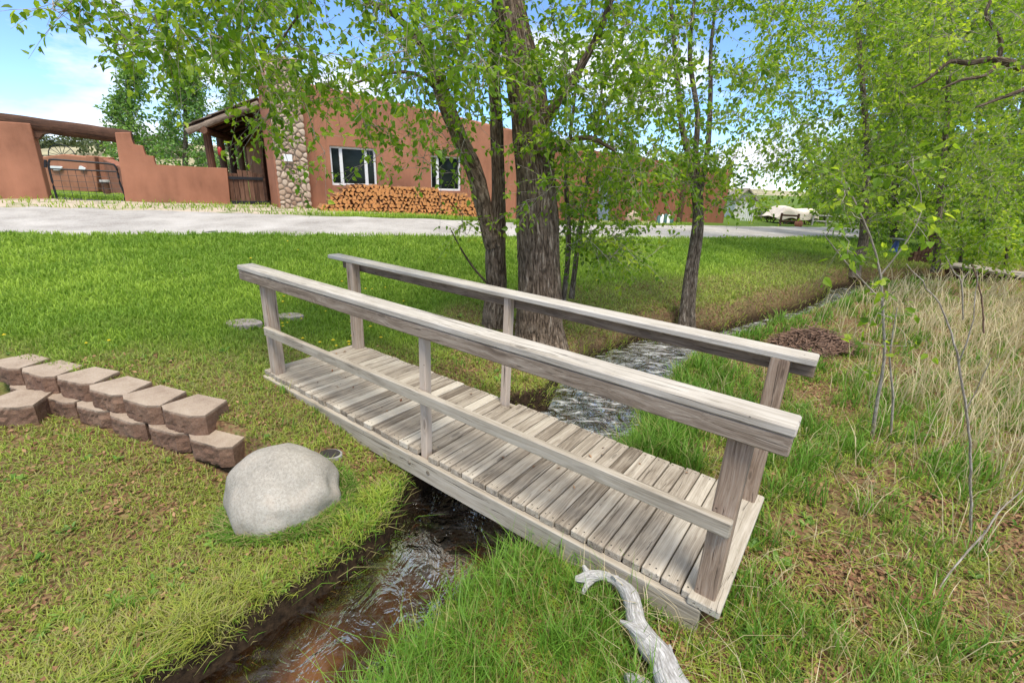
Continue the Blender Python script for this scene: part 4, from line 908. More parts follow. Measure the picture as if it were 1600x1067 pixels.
p = atd(1446, 400, 12.6); z0 = gz(p[0], p[1]); lt = thing('lean_to', (p[0], p[1], z0), 'brown slatted wooden lean-to panel propped behind a thin trunk', 'lean-to')
k13 = 13*1.02/F; pr = [(-18, -3), (12, -3), (14, 42), (8, 44), (-2, 20)]
for k in range(6):
    x0 = -16+k*5; mb = MB() if k == 0 else mb; hh = 5+max(0, k)*8; cbox(mb, np.array([p[0]+x0*k13, p[1]+.1, z0+hh*k13/2]), I3, (2.3*k13, .03, hh*k13/2+.05), .004, rng.uniform(.3, .7))
mb.build('slats', M['darkwood'], lt)
mb = MB(); cbox(mb, np.array([p[0], p[1]+.14, z0+12*k13]), I3, (16*k13, .02, .03), .004); cbox(mb, np.array([p[0]+6*k13, p[1]+.14, z0+28*k13]), I3, (8*k13, .02, .03), .004); mb.build('crossbar', M['darkwood'], lt)
p = atz(1268, 540, -.25); z0 = gz(p[0], p[1]); mb = MB()
for k in range(900):
    r_ = rng.uniform(0, 1)**.5; a = rng.uniform(0, 6.28); x = .5*r_*math.cos(a); y = .32*r_*math.sin(a); zz = .26*(1-r_**1.3)*rng.uniform(.2, 1)
    d = nrm(np.array([rng.normal(), rng.normal(), rng.normal()*.25])); l_ = rng.uniform(.06, .3)
    c0 = np.array([p[0]+x, p[1]+y, z0+zz+.02]); tube(mb, [c0-d*l_/2, c0+np.array([0, 0, rng.uniform(-.02, .03)]), c0+d*l_/2], rng.uniform(.003, .008), 4, rng.uniform(0, 1), False)
V = sv*np.array([.38, .22, .10])*(1+.3*(fbm(sv*3, 1, 3)-.45))[:, None]; mb.add(V+np.array([p[0], p[1], z0+.0]), sf, .5, V)
tag(mb.build('brush_pile', M['brush'], origin=(p[0], p[1], z0)), 'heap of brown dead brush on the grass beyond the far railing', 'brush pile')
# ------------------------------------------------------------------ trees
def leaves_mesh(mb, P, D, Nn, Ls, tint):
    n = len(P)
    if n == 0: return
    D = nrm(D); Sd = nrm(np.cross(D, Nn)); Nn = np.cross(Sd, D); Ls = Ls[:, None]; W_ = Ls*.74
    V = np.stack([P, P+D*Ls*.22+Sd*W_*.46+Nn*Ls*.10, P+D*Ls*.58+Sd*W_*.34+Nn*Ls*.07, P+D*Ls-Nn*Ls*.12, P+D*Ls*.58-Sd*W_*.34+Nn*Ls*.07, P+D*Ls*.22-Sd*W_*.46+Nn*Ls*.10], 1)
    i = np.arange(n)[:, None]*6
    q = np.concatenate([i+np.array([[0, 1, 2, 3]]), i+np.array([[0, 3, 4, 5]])])
    mb.add(V.reshape(-1, 3), q, np.repeat(tint, 6), V.reshape(-1, 3))
def rand_unit(n): return nrm(rng.normal(size=(n, 3)))
def make_tree(name, label, base, stems, clusters, leaf=.049, ntw=5, nlf=10, tw=.38, trunk_m='bark', leaf_m='leaf', trunk_sides=14, group=None, extra=None, disp=None, droop=.45, min_h=.0, crad=.3, cat='tree', tmul=1., tipr=.0027, tbias=0):
    root = thing(name, base, label, cat, group)
    tr = MB(); tw_ = MB(); cr_ = MB(); NP = []; NR = []; ND = []
    for s_ in stems:
        Q = spline(np.asarray(s_, float), .09 if trunk_sides > 10 else .2)
        rr_ = np.maximum(Q[:, 3], .003)
        tube(tr, Q[:, :3], rr_, max(8, trunk_sides) if rr_.max() > .03 else 7, .5, True, disp if rr_.max() > .08 else None)
        ok = Q[:, 2] > base[2]+min_h
        if ok.any(): NP.append(Q[ok, :3]); NR.append(rr_[ok]); ND.append(nrm(np.gradient(Q[:, :3], axis=0))[ok])
    if extra: extra(tr)
    NP = np.concatenate(NP); NR = np.concatenate(NR); ND = np.concatenate(ND)
    C_ = np.asarray(clusters, float)
    dm = np.array([np.min(np.linalg.norm(NP-c, axis=1)) for c in C_]); C_ = C_[np.argsort(dm)]
    LP = []; LD = []; LN = []; LL = []; LT = []
    ccen = C_.mean(0)
    for c in C_:
        d = np.linalg.norm(NP-c, axis=1)+.35*np.maximum(0, NP[:, 2]-c[2]+.1)+.1*np.maximum(0, c[2]-NP[:, 2])
        k = int(np.argmin(d)); p0 = NP[k]; L_ = np.linalg.norm(c-p0)
        r0 = min(NR[k]*.65, tipr+.0085*L_); r0 = max(r0, tipr*1.2)
        n = max(4, int(L_/.11)); t_ = np.linspace(0, 1, n)[:, None]
        c1 = p0+ND[k]*L_*.22+(c-p0)*.25+np.array([0, 0, .13*L_]); c2 = p0+(c-p0)*.7+rand_unit(1)[0]*L_*.12+np.array([0, 0, .1*L_])
        Pb = (1-t_)**3*p0+3*(1-t_)**2*t_*c1+3*(1-t_)*t_*t_*c2+t_**3*c
        Pb[1:-1] += rng.normal(0, .010+.012*L_, (n-2, 3)); rb = r0+(tipr-r0)*t_[:, 0]
        tube(tw_, Pb, rb, 5, rng.uniform(0, 1), False)
        NP = np.concatenate([NP, Pb[1:]]); NR = np.concatenate([NR, rb[1:]]); ND = np.concatenate([ND, nrm(np.gradient(Pb, axis=0))[1:]])
        tb = rng.normal(.5+tbias, .2)
        for _ in range(ntw):
            kk = rng.integers(max(0, n//2-1), n); s0 = Pb[kk]; dv = nrm(rand_unit(1)[0]*.9+nrm(c-p0)*.6+np.array([0, 0, .1-droop*.4])); l_ = tw*rng.uniform(.55, 1.25)
            tt_ = np.linspace(0, 1, 4)[:, None]; Pt = s0+dv*l_*tt_+np.array([0, 0, -droop*.35*l_])*tt_**2
            tube(tw_, Pt, np.linspace(tipr*.8, tipr*.35, 4), 3, rng.uniform(0, 1), False)
            m_ = max(2, int(nlf*rng.uniform(.6, 1.4))); f_ = np.sort(rng.uniform(.08, 1.02, m_))[:, None]
            lp_ = s0+dv*l_*f_+np.array([0, 0, -droop*.35*l_])*f_**2; ru = rand_unit(m_)
            LP.append(lp_+ru*leaf*.35); LD.append(ru*.8+dv*.35+np.array([0, 0, -droop])); LN.append(rand_unit(m_)*.8+np.array([0, -.1, .75])); LL.append(leaf*rng.uniform(.45, 1.4, m_)); LT.append(np.clip(tb+rng.normal(0, .2, m_), 0, 1))
    tr.build('trunk', M[trunk_m], root, smooth=True)
    if tw_.n: tw_.build('branches', M['twig'], root, smooth=True)
    leaves_mesh(cr_, np.concatenate(LP), np.concatenate(LD), np.concatenate(LN), np.concatenate(LL), np.concatenate(LT)); cr_.build('crown', M[leaf_m], root)
    return root
def ps(lst):
    """stem from (px, py, depth, width in px)"""
    o = []
    for (x, y, D, w) in lst:
        P = atd(x, y, D); o.append((*P, w*((P-CAM)@_f)/F/2))
    return o
def boxc(lst):
    o = []
    for (x0, x1, y0, y1, n, d0, d1) in lst:
        for _ in range(n): o.append(atd(rng.uniform(x0, x1), rng.uniform(y0, y1), rng.uniform(d0, d1)))
    return o
bigdisp = lambda g: .020*(1-np.abs(2*fbm(np.stack([g[..., 0]*24+2*vnoise(g*4, 3), g[..., 1]*24, g[..., 2]*3.6], -1), 6, 3)-.9)*2.2)-.02+.03*(vnoise(g*2.2, 9)-.5)
# 1 the big cottonwood behind the bridge
b0 = atz(843, 548, -.14)
make_tree('cottonwood_tree', 'big cottonwood with thick furrowed brown trunk standing just behind the bridge', (b0[0], b0[1], gz(b0[0], b0[1])),
          [ps([(848, 600, 5.0, 108), (846, 556, 5.0, 92), (843, 520, 5.03, 80), (843, 456, 5.03, 71), (841, 400, 5.03, 68), (840, 330, 5.04, 65), (835, 250, 5.06, 61), (824, 150, 5.1, 58), (808, 70, 5.14, 55), (793, 0, 5.2, 52), (775, -90, 5.3, 46), (765, -220, 5.4, 36), (770, -380, 5.5, 22), (790, -520, 5.6, 10)]),
           ps([(838, 215, 5.05, 26), (870, 160, 4.95, 18), (905, 110, 4.85, 14), (940, 40, 4.8, 11), (975, -60, 4.7, 7)]), ps([(836, 255, 5.05, 16), (880, 225, 4.9, 10), (920, 215, 4.8, 8), (960, 235, 4.7, 5)]),
           ps([(795, 0, 5.2, 26), (740, -90, 4.9, 20), (670, -160, 4.6, 14), (560, -200, 4.2, 9)]), ps([(780, -60, 5.3, 26), (860, -170, 5.2, 18), (980, -240, 5.2, 10)])],
          boxc([(740, 1010, -60, 120, 60, 4.0, 5.6), (850, 1040, 100, 300, 62, 4.2, 5.6), (780, 860, 60, 260, 7, 4.2, 4.8), (870, 1050, 280, 410, 20, 4.4, 5.8), (620, 1050, -420, -60, 40, 4.2, 6.5), (760, 860, 280, 330, 2, 4.4, 4.7)]), leaf=.050, ntw=5, nlf=11, trunk_sides=150, disp=bigdisp, min_h=1.3)
# 2 the second cottonwood, with the broken limb arching left
b1 = atz(770, 515, -.1)
def knob(tr):
    K = ps([(686, 130, 5.2, 26), (680, 118, 5.2, 24), (676, 110, 5.2, 18), (675, 106, 5.2, 6)]); Q = spline(np.array(K), .02); tube(tr, Q[:, :3], Q[:, 3], 12, .5, True, lambda g: .01*(vnoise(g*20)-.5))
make_tree('leaning_cottonwood_tree', 'slimmer cottonwood with a broken limb arching left beside the biggest trunk', (b1[0], b1[1], gz(b1[0], b1[1])),
          [ps([(774, 560, 5.43, 52), (772, 520, 5.45, 43), (773, 480, 5.45, 37), (776, 440, 5.45, 33), (774, 400, 5.45, 32), (777, 350, 5.45, 26), (779, 300, 5.45, 23), (776, 200, 5.48, 20), (772, 100, 5.5, 18), (776, 10, 5.55, 16), (790, -100, 5.6, 17), (780, -260, 5.7, 9)]),
           ps([(772, 385, 5.43, 30), (757, 330, 5.4, 27), (742, 270, 5.35, 26), (718, 215, 5.3, 26), (697, 165, 5.25, 25), (684, 130, 5.2, 22), (672, 95, 5.1, 15), (650, 60, 4.95, 12), (618, 25, 4.75, 10), (580, 5, 4.5, 9), (520, -30, 4.2, 8), (440, -55, 3.95, 7), (340, -50, 3.7, 6), (230, -30, 3.55, 4.5), (150, -8, 3.4, 3)]),
           ps([(683, 140, 5.2, 8), (650, 116, 5.1, 6), (612, 114, 5.0, 5), (570, 125, 4.9, 4), (545, 135, 4.85, 3)]), ps([(690, 150, 5.2, 12), (720, 95, 5.15, 9), (735, 40, 5.1, 8), (720, -60, 5, 6), (640, -160, 4.7, 5)]),
           ps([(520, -30, 4.2, 6), (470, 20, 4.1, 4), (430, 80, 4.0, 3)]), ps([(774, 455, 5.4, 4), (745, 425, 5.3, 3.5), (722, 392, 5.2, 3), (705, 360, 5.1, 2)]), ps([(700, 175, 5.2, 7), (735, 235, 5.1, 5), (745, 260, 5.05, 4)])],
          boxc([(75, 200, -25, 25, 8, 3.2, 3.8), (170, 420, -50, 80, 44, 3.2, 4.3), (180, 300, 40, 75, 5, 3.2, 4.), (290, 420, 70, 130, 7, 3.5, 4.4), (400, 560, -60, 170, 42, 3.6, 4.9), (405, 560, 150, 260, 9, 3.8, 4.8), (560, 760, -60, 160, 62, 3.4, 5.3), (560, 750, 150, 280, 16, 4., 5.3), (620, 680, 60, 140, 5, 2.7, 3.3), (400, 480, 80, 190, 6, 3.8, 4.8), (250, 760, -330, -60, 34, 3.4, 5.6), (690, 760, 330, 420, 3, 4.9, 5.3)]),
          leaf=.049, ntw=5, nlf=10, trunk_sides=70, disp=lambda g: .4*bigdisp(g*1.6), extra=knob, min_h=1.2)
# suckers beside the big trunk
for (pts, lab) in (([(880, 470, 5.6, 9), (886, 420, 5.6, 8), (889, 360, 5.6, 8), (884, 280, 5.6, 7), (895, 180, 5.7, 5), (905, 80, 5.8, 3)], 'thin grey sapling stem hugging the right side of the biggest trunk'),
                   ([(893, 466, 5.9, 10), (897, 430, 5.9, 8), (905, 370, 5.9, 8), (915, 300, 5.9, 7), (930, 210, 6.0, 5), (945, 110, 6.1, 3)], 'thin leaning sapling stem a little right of the big trunk')):
    b = atd(pts[0][0], pts[0][1]+6, pts[0][2]); make_tree('sapling', lab, (b[0], b[1], b[2]-.05), [ps(pts)], boxc([(pts[2][0]-30, pts[2][0]+110, 230, 400, 44, 5.2, 6.4), (880, 1000, 60, 250, 16, 5.4, 6.2)]), leaf=.052, ntw=4, nlf=7, trunk_m='bark2', trunk_sides=10, min_h=.7, cat='sapling')
# 3 twin stemmed tree right of the bridge
b2 = atz(1072, 492, -.05)
make_tree('twin_stem_tree', 'young tree with two twisted stems on the lawn bank right of the bridge', (b2[0], b2[1], gz(b2[0], b2[1])),
          [ps([(1068, 515, 6.2, 18), (1069, 485, 6.25, 14), (1075, 430, 6.27, 12), (1083, 380, 6.3, 11), (1088, 330, 6.3, 11), (1080, 260, 6.3, 11), (1066, 200, 6.3, 9), (1058, 120, 6.3, 8), (1050, 30, 6.3, 6), (1040, -90, 6.3, 4)]),
           ps([(1080, 512, 6.25, 15), (1080, 480, 6.25, 12), (1086, 420, 6.3, 11), (1094, 360, 6.3, 10), (1093, 300, 6.32, 9), (1087, 240, 6.35, 9), (1090, 180, 6.35, 8), (1078, 90, 6.4, 7), (1085, 0, 6.4, 5), (1095, -100, 6.4, 3)]),
           ps([(1094, 300, 6.32, 9), (1106, 230, 6.4, 8), (1110, 150, 6.45, 7), (1112, 60, 6.5, 5), (1130, -60, 6.5, 3)])],
          boxc([(960, 1225, -60, 120, 70, 5.2, 7.2), (950, 1190, 100, 260, 62, 5.4, 7.2), (950, 1170, 240, 335, 46, 5.6, 7), (930, 1250, -260, -60, 22, 5.5, 7.2), (1110, 1190, 270, 350, 3, 5.6, 6.4)]), leaf=.054, ntw=5, nlf=10, trunk_m='bark2', trunk_sides=24, disp=lambda g: .3*bigdisp(g*2), min_h=1.5)
# 4 tall aspen-like tree above the far bend of the stream
b3 = atz(1335, 428, -.1)
T4 = [ps([(1332, 434, 10.8, 22), (1338, 412, 10.85, 16), (1349, 380, 10.9, 14), (1351, 330, 10.9, 11), (1356, 240, 11, 9), (1349, 150, 11, 8), (1342, 60, 11, 7), (1338, -60, 11, 5), (1335, -200, 11, 5)])]
make_tree('aspen_tree', 'tall pale green tree rooted at the bend where the stream disappears', (b3[0], b3[1], gz(b3[0], b3[1])), T4,
          boxc([(1190, 1420, -80, 120, 110, 9.3, 12.5), (1195, 1430, 90, 275, 105, 9.5, 12.5), (1290, 1430, 270, 360, 40, 10.2, 12), (1230, 1440, -330, -80, 40, 9.5, 12.5)]), leaf=.075, ntw=5, nlf=11, tw=.6, trunk_m='bark2', leaf_m='leaf2', trunk_sides=14, min_h=1.2, tipr=.004)
b4 = atz(1463, 421, -.1)
make_tree('aspen_tree', 'thin grey stemmed tree beside the leaning wooden panel at right', (b4[0], b4[1], gz(b4[0], b4[1])), [ps([(1462, 424, 11.4, 14), (1464, 400, 11.4, 10), (1466, 350, 11.4, 9), (1474, 250, 11.5, 8), (1482, 140, 11.5, 7), (1484, 0, 11.5, 6), (1484, -160, 11.5, 4)])],
          boxc([(1400, 1570, -80, 140, 110, 9.8, 13), (1390, 1580, 120, 350, 140, 10, 13), (1400, 1600, -300, -80, 35, 10, 13)]), leaf=.08, ntw=5, nlf=11, tw=.65, trunk_m='bark2', leaf_m='leaf2', trunk_sides=10, min_h=1.2, tipr=.004, tbias=.05)
# 6 the tree outside the right edge whose bare limb reaches in
b5 = atd(1780, 470, 7.6); b5[2] = gz(b5[0], b5[1])
make_tree('old_limb_tree', 'tree at the right frame edge with a bare dark crooked limb reaching in', tuple(b5), [ps([(1785, 520, 7.6, 60), (1780, 440, 7.6, 46), (1765, 250, 7.6, 40), (1750, 60, 7.6, 34), (1745, -120, 7.6, 24), (1750, -300, 7.6, 10)]),
          ps([(1757, 150, 7.6, 20), (1680, 125, 7.5, 16), (1600, 106, 7.4, 13), (1572, 97, 7.4, 11), (1545, 93, 7.4, 9), (1515, 99, 7.4, 8), (1485, 96, 7.4, 6), (1465, 112, 7.4, 5), (1445, 128, 7.4, 3.5), (1425, 138, 7.4, 3)]),
          ps([(1560, 95, 7.4, 7), (1564, 65, 7.4, 6), (1548, 38, 7.3, 5), (1540, 20, 7.3, 4), (1556, -20, 7.3, 5), (1545, -80, 7.3, 3)]), ps([(1562, 96, 7.4, 7), (1540, 118, 7.3, 5), (1500, 126, 7.2, 4), (1470, 140, 7.2, 2)]), ps([(1640, 118, 7.45, 9), (1600, 140, 7.3, 7), (1560, 155, 7.2, 5), (1525, 168, 7.1, 3)])],
          boxc([(1440, 1640, -80, 60, 40, 6.6, 8.6), (1540, 1700, 60, 320, 60, 6.8, 8.6), (1600, 1850, -250, 100, 30, 6.6, 8.6), (1500, 1600, 160, 300, 10, 7, 8.4)]), leaf=.06, ntw=5, nlf=9, tw=.5, trunk_m='bark', leaf_m='leaf2', trunk_sides=24, min_h=1.2, tbias=.08)
# backdrop trees, far right
BT = [(1395, 395, 17, 1340, 1450, 'full green tree behind the blue bird bath'), (1530, 400, 15.5, 1470, 1590, 'dense tree with dark trunk behind the plank footbridge'), (1610, 405, 14.5, 1560, 1700, 'dense green tree filling the right frame edge'),
      (1290, 360, 31, 1255, 1345, 'distant round tree right of the tarped wagon'), (1440, 372, 21, 1395, 1490, 'tall tree deeper in the grove between two thin stems'), (1340, 362, 33, 1310, 1385, 'green tree in the grove beyond the pale fence')]
for (x, y, D, x0, x1, lab) in BT:
    b = atd(x, y, D); b[2] = gz(b[0], b[1]); far_ = D > 20
    make_tree('grove_tree', lab, tuple(b), [ps([(x, y+6, D, 12), (x+4, 300, D, 9), (x, 180, D, 7), (x+3, 40, D, 5), (x, -60, D, 3)] if D < 30 else [(x, y+4, D, 8), (x, 320, D, 7), (x, 270, D, 3)])],
              boxc([(x0, x1, -120, 120, 90, D-1.5, D+1.5), (x0, x1, 100, 345, 150, D-1.5, D+1.5), (x0, x1, 300, 375, 14, D-1, D+1)] if D < 30 else [(x0, x1, 225, 345, 90, D-2, D+2)]), leaf=.0072*D, ntw=5, nlf=12, tw=.05*D, trunk_m='bark2', leaf_m='leaf2', trunk_sides=8, min_h=.3, group='trees of the grove beyond the stream', tipr=.0005*D, tbias=rng.uniform(-.1, .1))
for (x, y, D, w, h_, lab) in ((1500, 385, 11., 40, 50, 'bright leafy shrub behind the left half of the plank footbridge'), (1570, 390, 10.4, 45, 60, 'bright leafy shrub at the right end of the plank footbridge'), (1190, 338, 33, 18, 16, 'pale rounded shrub behind the white shed')):
    b = atd(x, y+h_*.45, D); b[2] = gz(b[0], b[1]); make_tree('shrub', lab, tuple(b), [ps([(x, y+h_*.5, D, 5), (x+4, y, D, 4), (x, y-h_*.4, D, 2)])], boxc([(x-w, x+w, y-h_*.6, y+h_*.4, 26, D-.7, D+.7)]), leaf=.0075*D, ntw=5, nlf=10, tw=.035*D, trunk_m='bark2', leaf_m='leaf2', trunk_sides=7, min_h=.05, cat='shrub', tipr=.0004*D, tbias=.12)
# poplars behind the garden wall
for (xc, yb, yt, D, wd, n, lab) in ((200, 300, 96, 23, 42, 150, 'tall narrow poplar behind the gateway, left of its twin'), (288, 300, 98, 22, 48, 165, 'tall narrow poplar between the gateway and the porch'), (362, 280, 120, 27, 34, 80, 'thinner poplar whose top shows above the porch roof')):
    b = atd(xc, yb, D); b[2] = gz(b[0], b[1]); cl = []
    for _ in range(n):
        f_ = rng.uniform(0, 1)**.8; w_ = wd*(1-.8*f_**1.3)*(.75+.4*rng.uniform()); cl.append(atd(xc+6*math.sin(f_*9)+rng.uniform(-1, 1)*w_, yb-18+(yt-yb+20)*f_, D+rng.uniform(-1, 1)*1.2*(1-.7*f_)))
    make_tree('poplar_tree', lab, tuple(b), [ps([(xc, yb+5, D, 9), (xc+2, (yb+yt)/2, D, 6), (xc-2, yt+30, D, 3), (xc, yt, D, 1.5)])], cl, leaf=.13, ntw=5, nlf=9, tw=.55, trunk_m='bark2', leaf_m='leaf3', trunk_sides=8, min_h=.6, group='poplars behind the garden wall', tipr=.006, droop=.1)
# hill scrub: one mass
mb = MB()
for _ in range(150):
    x = rng.uniform(-150, -25); y = rng.uniform(62, 135)
    zz = np.interp(0, [0], [0]); i_ = int(np.clip((x+260)/520*129, 0, 128)); j_ = int(np.clip((y-45)/285*59, 0, 58)); zz = HZ[i_, j_]
    if zz < 2.2 and rng.uniform() < .75: continue
    r_ = rng.uniform(1.2, 2.8); n = 220; u_ = rand_unit(n); P = np.array([x, y, zz+r_*.5])+u_*r_*np.array([1.1, 1.1, .8])*rng.uniform(.6, 1, (n, 1))
    leaves_mesh(mb, P, rand_unit(n), u_+rand_unit(n)*.5+EZ*.5, rng.uniform(.5, .9, n), np.clip(rng.normal(.45, .2, n), 0, 1))
tag(mb.build('hill_scrub', M['shrubleaf']), 'dark green scrub covering the hillside beyond the gateway', 'scrub', kind='stuff')
# near saplings at right
b = atz(1372, 690, -.2)
make_tree('leafy_sapling', 'slender grey sapling with sparse big leaves in the tall grass at right', (b[0], b[1], gz(b[0], b[1])),
          [ps([(1363, 680, 3.35, 6), (1372, 620, 3.35, 5), (1382, 560, 3.35, 4.6), (1380, 500, 3.35, 4), (1376, 430, 3.35, 3.4), (1360, 370, 3.35, 2.8), (1338, 320, 3.3, 2), (1322, 285, 3.3, 2)]), ps([(1376, 430, 3.35, 2.6), (1415, 380, 3.3, 2), (1440, 330, 3.3, 1.6), (1432, 280, 3.3, 1.4), (1418, 255, 3.25, 1.5)]), ps([(1378, 470, 3.35, 3), (1330, 420, 3.3, 2), (1290, 370, 3.2, 1.5)]), ps([(1390, 690, 3.3, 4), (1396, 620, 3.3, 3.5), (1390, 560, 3.3, 2.5), (1402, 480, 3.3, 1.5)])],
          boxc([(1290, 1360, 260, 350, 8, 3.0, 3.5), (1405, 1450, 240, 350, 9, 3., 3.5), (1270, 1330, 360, 420, 4, 3.0, 3.4), (1330, 1420, 430, 560, 7, 3.0, 3.5), (1350, 1400, 380, 430, 2, 3.1, 3.5)]), leaf=.055, ntw=2, nlf=5, tw=.2, trunk_m='twig', leaf_m='leaf2', trunk_sides=8, min_h=.9, cat='sapling', tipr=.0015)
b = atz(1520, 880, -.2)
def bare(name, lab, stems, mt='twig'):
    S_ = [ps(s_) for s_ in stems]; p0 = S_[0][0]; mb = MB()
    for s_ in S_:
        Q = spline(np.array(s_), .05); tube(mb, Q[:, :3]+rng.normal(0, .002, (len(Q), 3)), np.maximum(Q[:, 3]*.55, .001), 7, rng.uniform(), True)
    tag(mb.build(name, M[mt], smooth=True, origin=tuple(p0[:3])), lab, 'bare stem')
bare('bare_sapling', 'bare grey sapling rising through straw-coloured grass at the right', [[(1516, 860, 2.15, 8), (1517, 760, 2.15, 7), (1512, 660, 2.15, 6.5), (1498, 570, 2.15, 6), (1475, 490, 2.2, 4.5), (1440, 440, 2.2, 3), (1415, 412, 2.2, 2)], [(1498, 570, 2.15, 4), (1520, 500, 2.1, 3), (1528, 420, 2.1, 2)], [(1510, 640, 2.15, 3), (1548, 560, 2.1, 2)]])
bare('fallen_stick', 'pale dead stick arching to the ground at the lower right', [[(1468, 918, 1.75, 4), (1500, 875, 1.78, 5), (1540, 830, 1.8, 5), (1560, 800, 1.82, 4), (1600, 765, 1.85, 3)], [(1540, 830, 1.8, 3), (1528, 850, 1.8, 2)]])
bare('red_stem', 'reddish bare twig standing among the tall grass at right', [[(1537, 520, 5.2, 5), (1534, 470, 5.2, 4), (1525, 430, 5.2, 4), (1518, 412, 5.2, 2)]], 'brush')
bare('forked_twig', 'pale forked bare twig in front of the plank footbridge', [[(1505, 500, 6, 4), (1502, 440, 6, 4), (1490, 425, 6, 3), (1478, 400, 6, 2)], [(1502, 440, 6, 3), (1514, 424, 6, 2)]])
# ------------------------------------------------------------------ grass, litter, weeds
def blades(mb, P, h_, w_, lean, col, tipcol=None):
    n = len(P); a = rng.uniform(0, 2*np.pi, n); d = np.stack([np.cos(a), np.sin(a), np.zeros(n)], 1); b_ = a+np.pi/2+rng.normal(0, .5, n); s_ = np.stack([np.cos(b_), np.sin(b_), np.zeros(n)], 1)*(w_/2)[:, None]
    up = EZ*h_[:, None]; le = d*(h_*lean)[:, None]
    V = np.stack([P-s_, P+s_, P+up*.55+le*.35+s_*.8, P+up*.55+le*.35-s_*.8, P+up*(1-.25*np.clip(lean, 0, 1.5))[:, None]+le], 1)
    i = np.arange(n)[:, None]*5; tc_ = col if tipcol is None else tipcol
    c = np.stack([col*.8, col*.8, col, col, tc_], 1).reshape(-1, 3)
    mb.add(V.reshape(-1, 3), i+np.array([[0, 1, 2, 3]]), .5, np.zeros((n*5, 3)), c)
    fk = i+np.array([[3, 2, 4]]); mb.f.setdefault((3, 0), []).append(fk+mb.n-n*5)
def scatter(n, r0, r1, a0=-.98, a1=.98):
    r_ = np.exp(rng.uniform(math.log(r0), math.log(r1), n)); a = rng.uniform(a0, a1, n); return r_*np.sin(a), r_*np.cos(a), r_
def blocked(x, y):
    u = (x-BO[0])*BU[0]+(y-BO[1])*BU[1]; v = (x-BO[0])*BV[0]+(y-BO[1])*BV[1]; dk = (u > .0) & (u < 3.66) & (v > .0) & (v < .95)
    a = (x-TP0[0])*TD[0]+(y-TP0[1])*TD[1]; q = (x-TP0[0])*TN[0]+(y-TP0[1])*TN[1]; wl_ = (a < .0) & (a > -3) & (q < -.085) & (q > -.3)
    bo = ((x-bc[0])/.27)**2+((y-bc[1]-.07)/.22)**2 < 1
    rd = inside(x, y, ROADC) | (((x-DRN[0])/.09)**2+((y-DRN[1])/.07)**2 < 1)
    off = (x-EA[0])*EN[0]+(y-EA[1])*EN[1]
    return dk | wl_ | bo | rd | ((off < .3) & (x > -6.5)) | (y > 30)
G1 = np.array([.20, .335, .03]); G2 = np.array([.39, .54, .06]); YEL = np.array([.44, .43, .085]); DRY = np.array([.46, .36, .17]); BRN = np.array([.25, .15, .07])
def cmix(a, b_, f_): return a*(1-f_[:, None])+b_*f_[:, None]
# short grass everywhere
x, y, r_ = scatter(760000, 1.0, 22, -1.33, 1.33)
d, left, lawn, straw, n1_, nf1 = zones(x, y); n3 = n2d(x, y, 9, 55)
keep = (d > .03) & ~blocked(x, y)
patch = np.clip(np.where(left, .55, .3)+1.6*(nf1-.38)+1.1*(n3-.42), .1, 1); dens = np.maximum(lawn, patch*np.where(left, .95, np.where(y < 2.4, .55, .8))); dens = np.where(left & (y > 4.5), np.maximum(dens, .75), dens); dens = np.where(left & (d < .3), np.maximum(dens, .5), dens)
sandm = np.where(left, sst(1.6, .5, np.abs((x-EA[0])*EN[0]+(y-EA[1])*EN[1]-1.0)), 0)*(y > 8); _of = (x-EA[0])*EN[0]+(y-EA[1])*EN[1]; sandm = np.maximum(sandm, sst(-2.6, -2.0, _of)*sst(.5, -.2, _of)*(x < -5))
keep &= rng.uniform(0, 1, len(x)) < dens*(1-.9*sandm)
x, y, r_, d, left, lawn, straw, n1_, nf1, n3 = [q[keep] for q in (x, y, r_, d, left, lawn, straw, n1_, nf1, n3)]
n = len(x); z = H(x, y)
dryf = np.clip((1-lawn)*(np.where(left, .70, .50)-1.5*(n1_-.40)+rng.normal(0, .32, n)), 0, 1); dryf = np.where(left & (d < 1.0) & (y > 5), np.maximum(dryf, .25+.4*rng.uniform(0, 1, n)), dryf)
col = cmix(G1, G2, np.clip(.45+2.6*(n1_-.45)+2.2*(n2d(x, y, .5, 66)-.45)+1.2*(n2d(x, y, 5, 67)-.45)+rng.normal(0, .3, n), 0, 1)); col = cmix(col, np.where((rng.uniform(0, 1, n) < .4)[:, None], DRY, YEL), dryf*.8)
h_ = (.026+.03*rng.uniform(0, 1, n)+.03*lawn*(.4+1.3*n2d(x, y, 4, 68)))*np.where(left, 1, 1.35)*(1+.05*np.maximum(0, r_-5))
h_ = h_*np.where(left & (d < .3), 1+1.3*sst(.4, .6, n3), 1)
w_ = .0028+.0011*r_
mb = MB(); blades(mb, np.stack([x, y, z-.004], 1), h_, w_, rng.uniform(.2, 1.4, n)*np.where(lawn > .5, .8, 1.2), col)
tag(mb.build('lawn_grass', M['grass']), 'short green and yellowing grass covering lawn and banks', 'grass', kind='stuff')
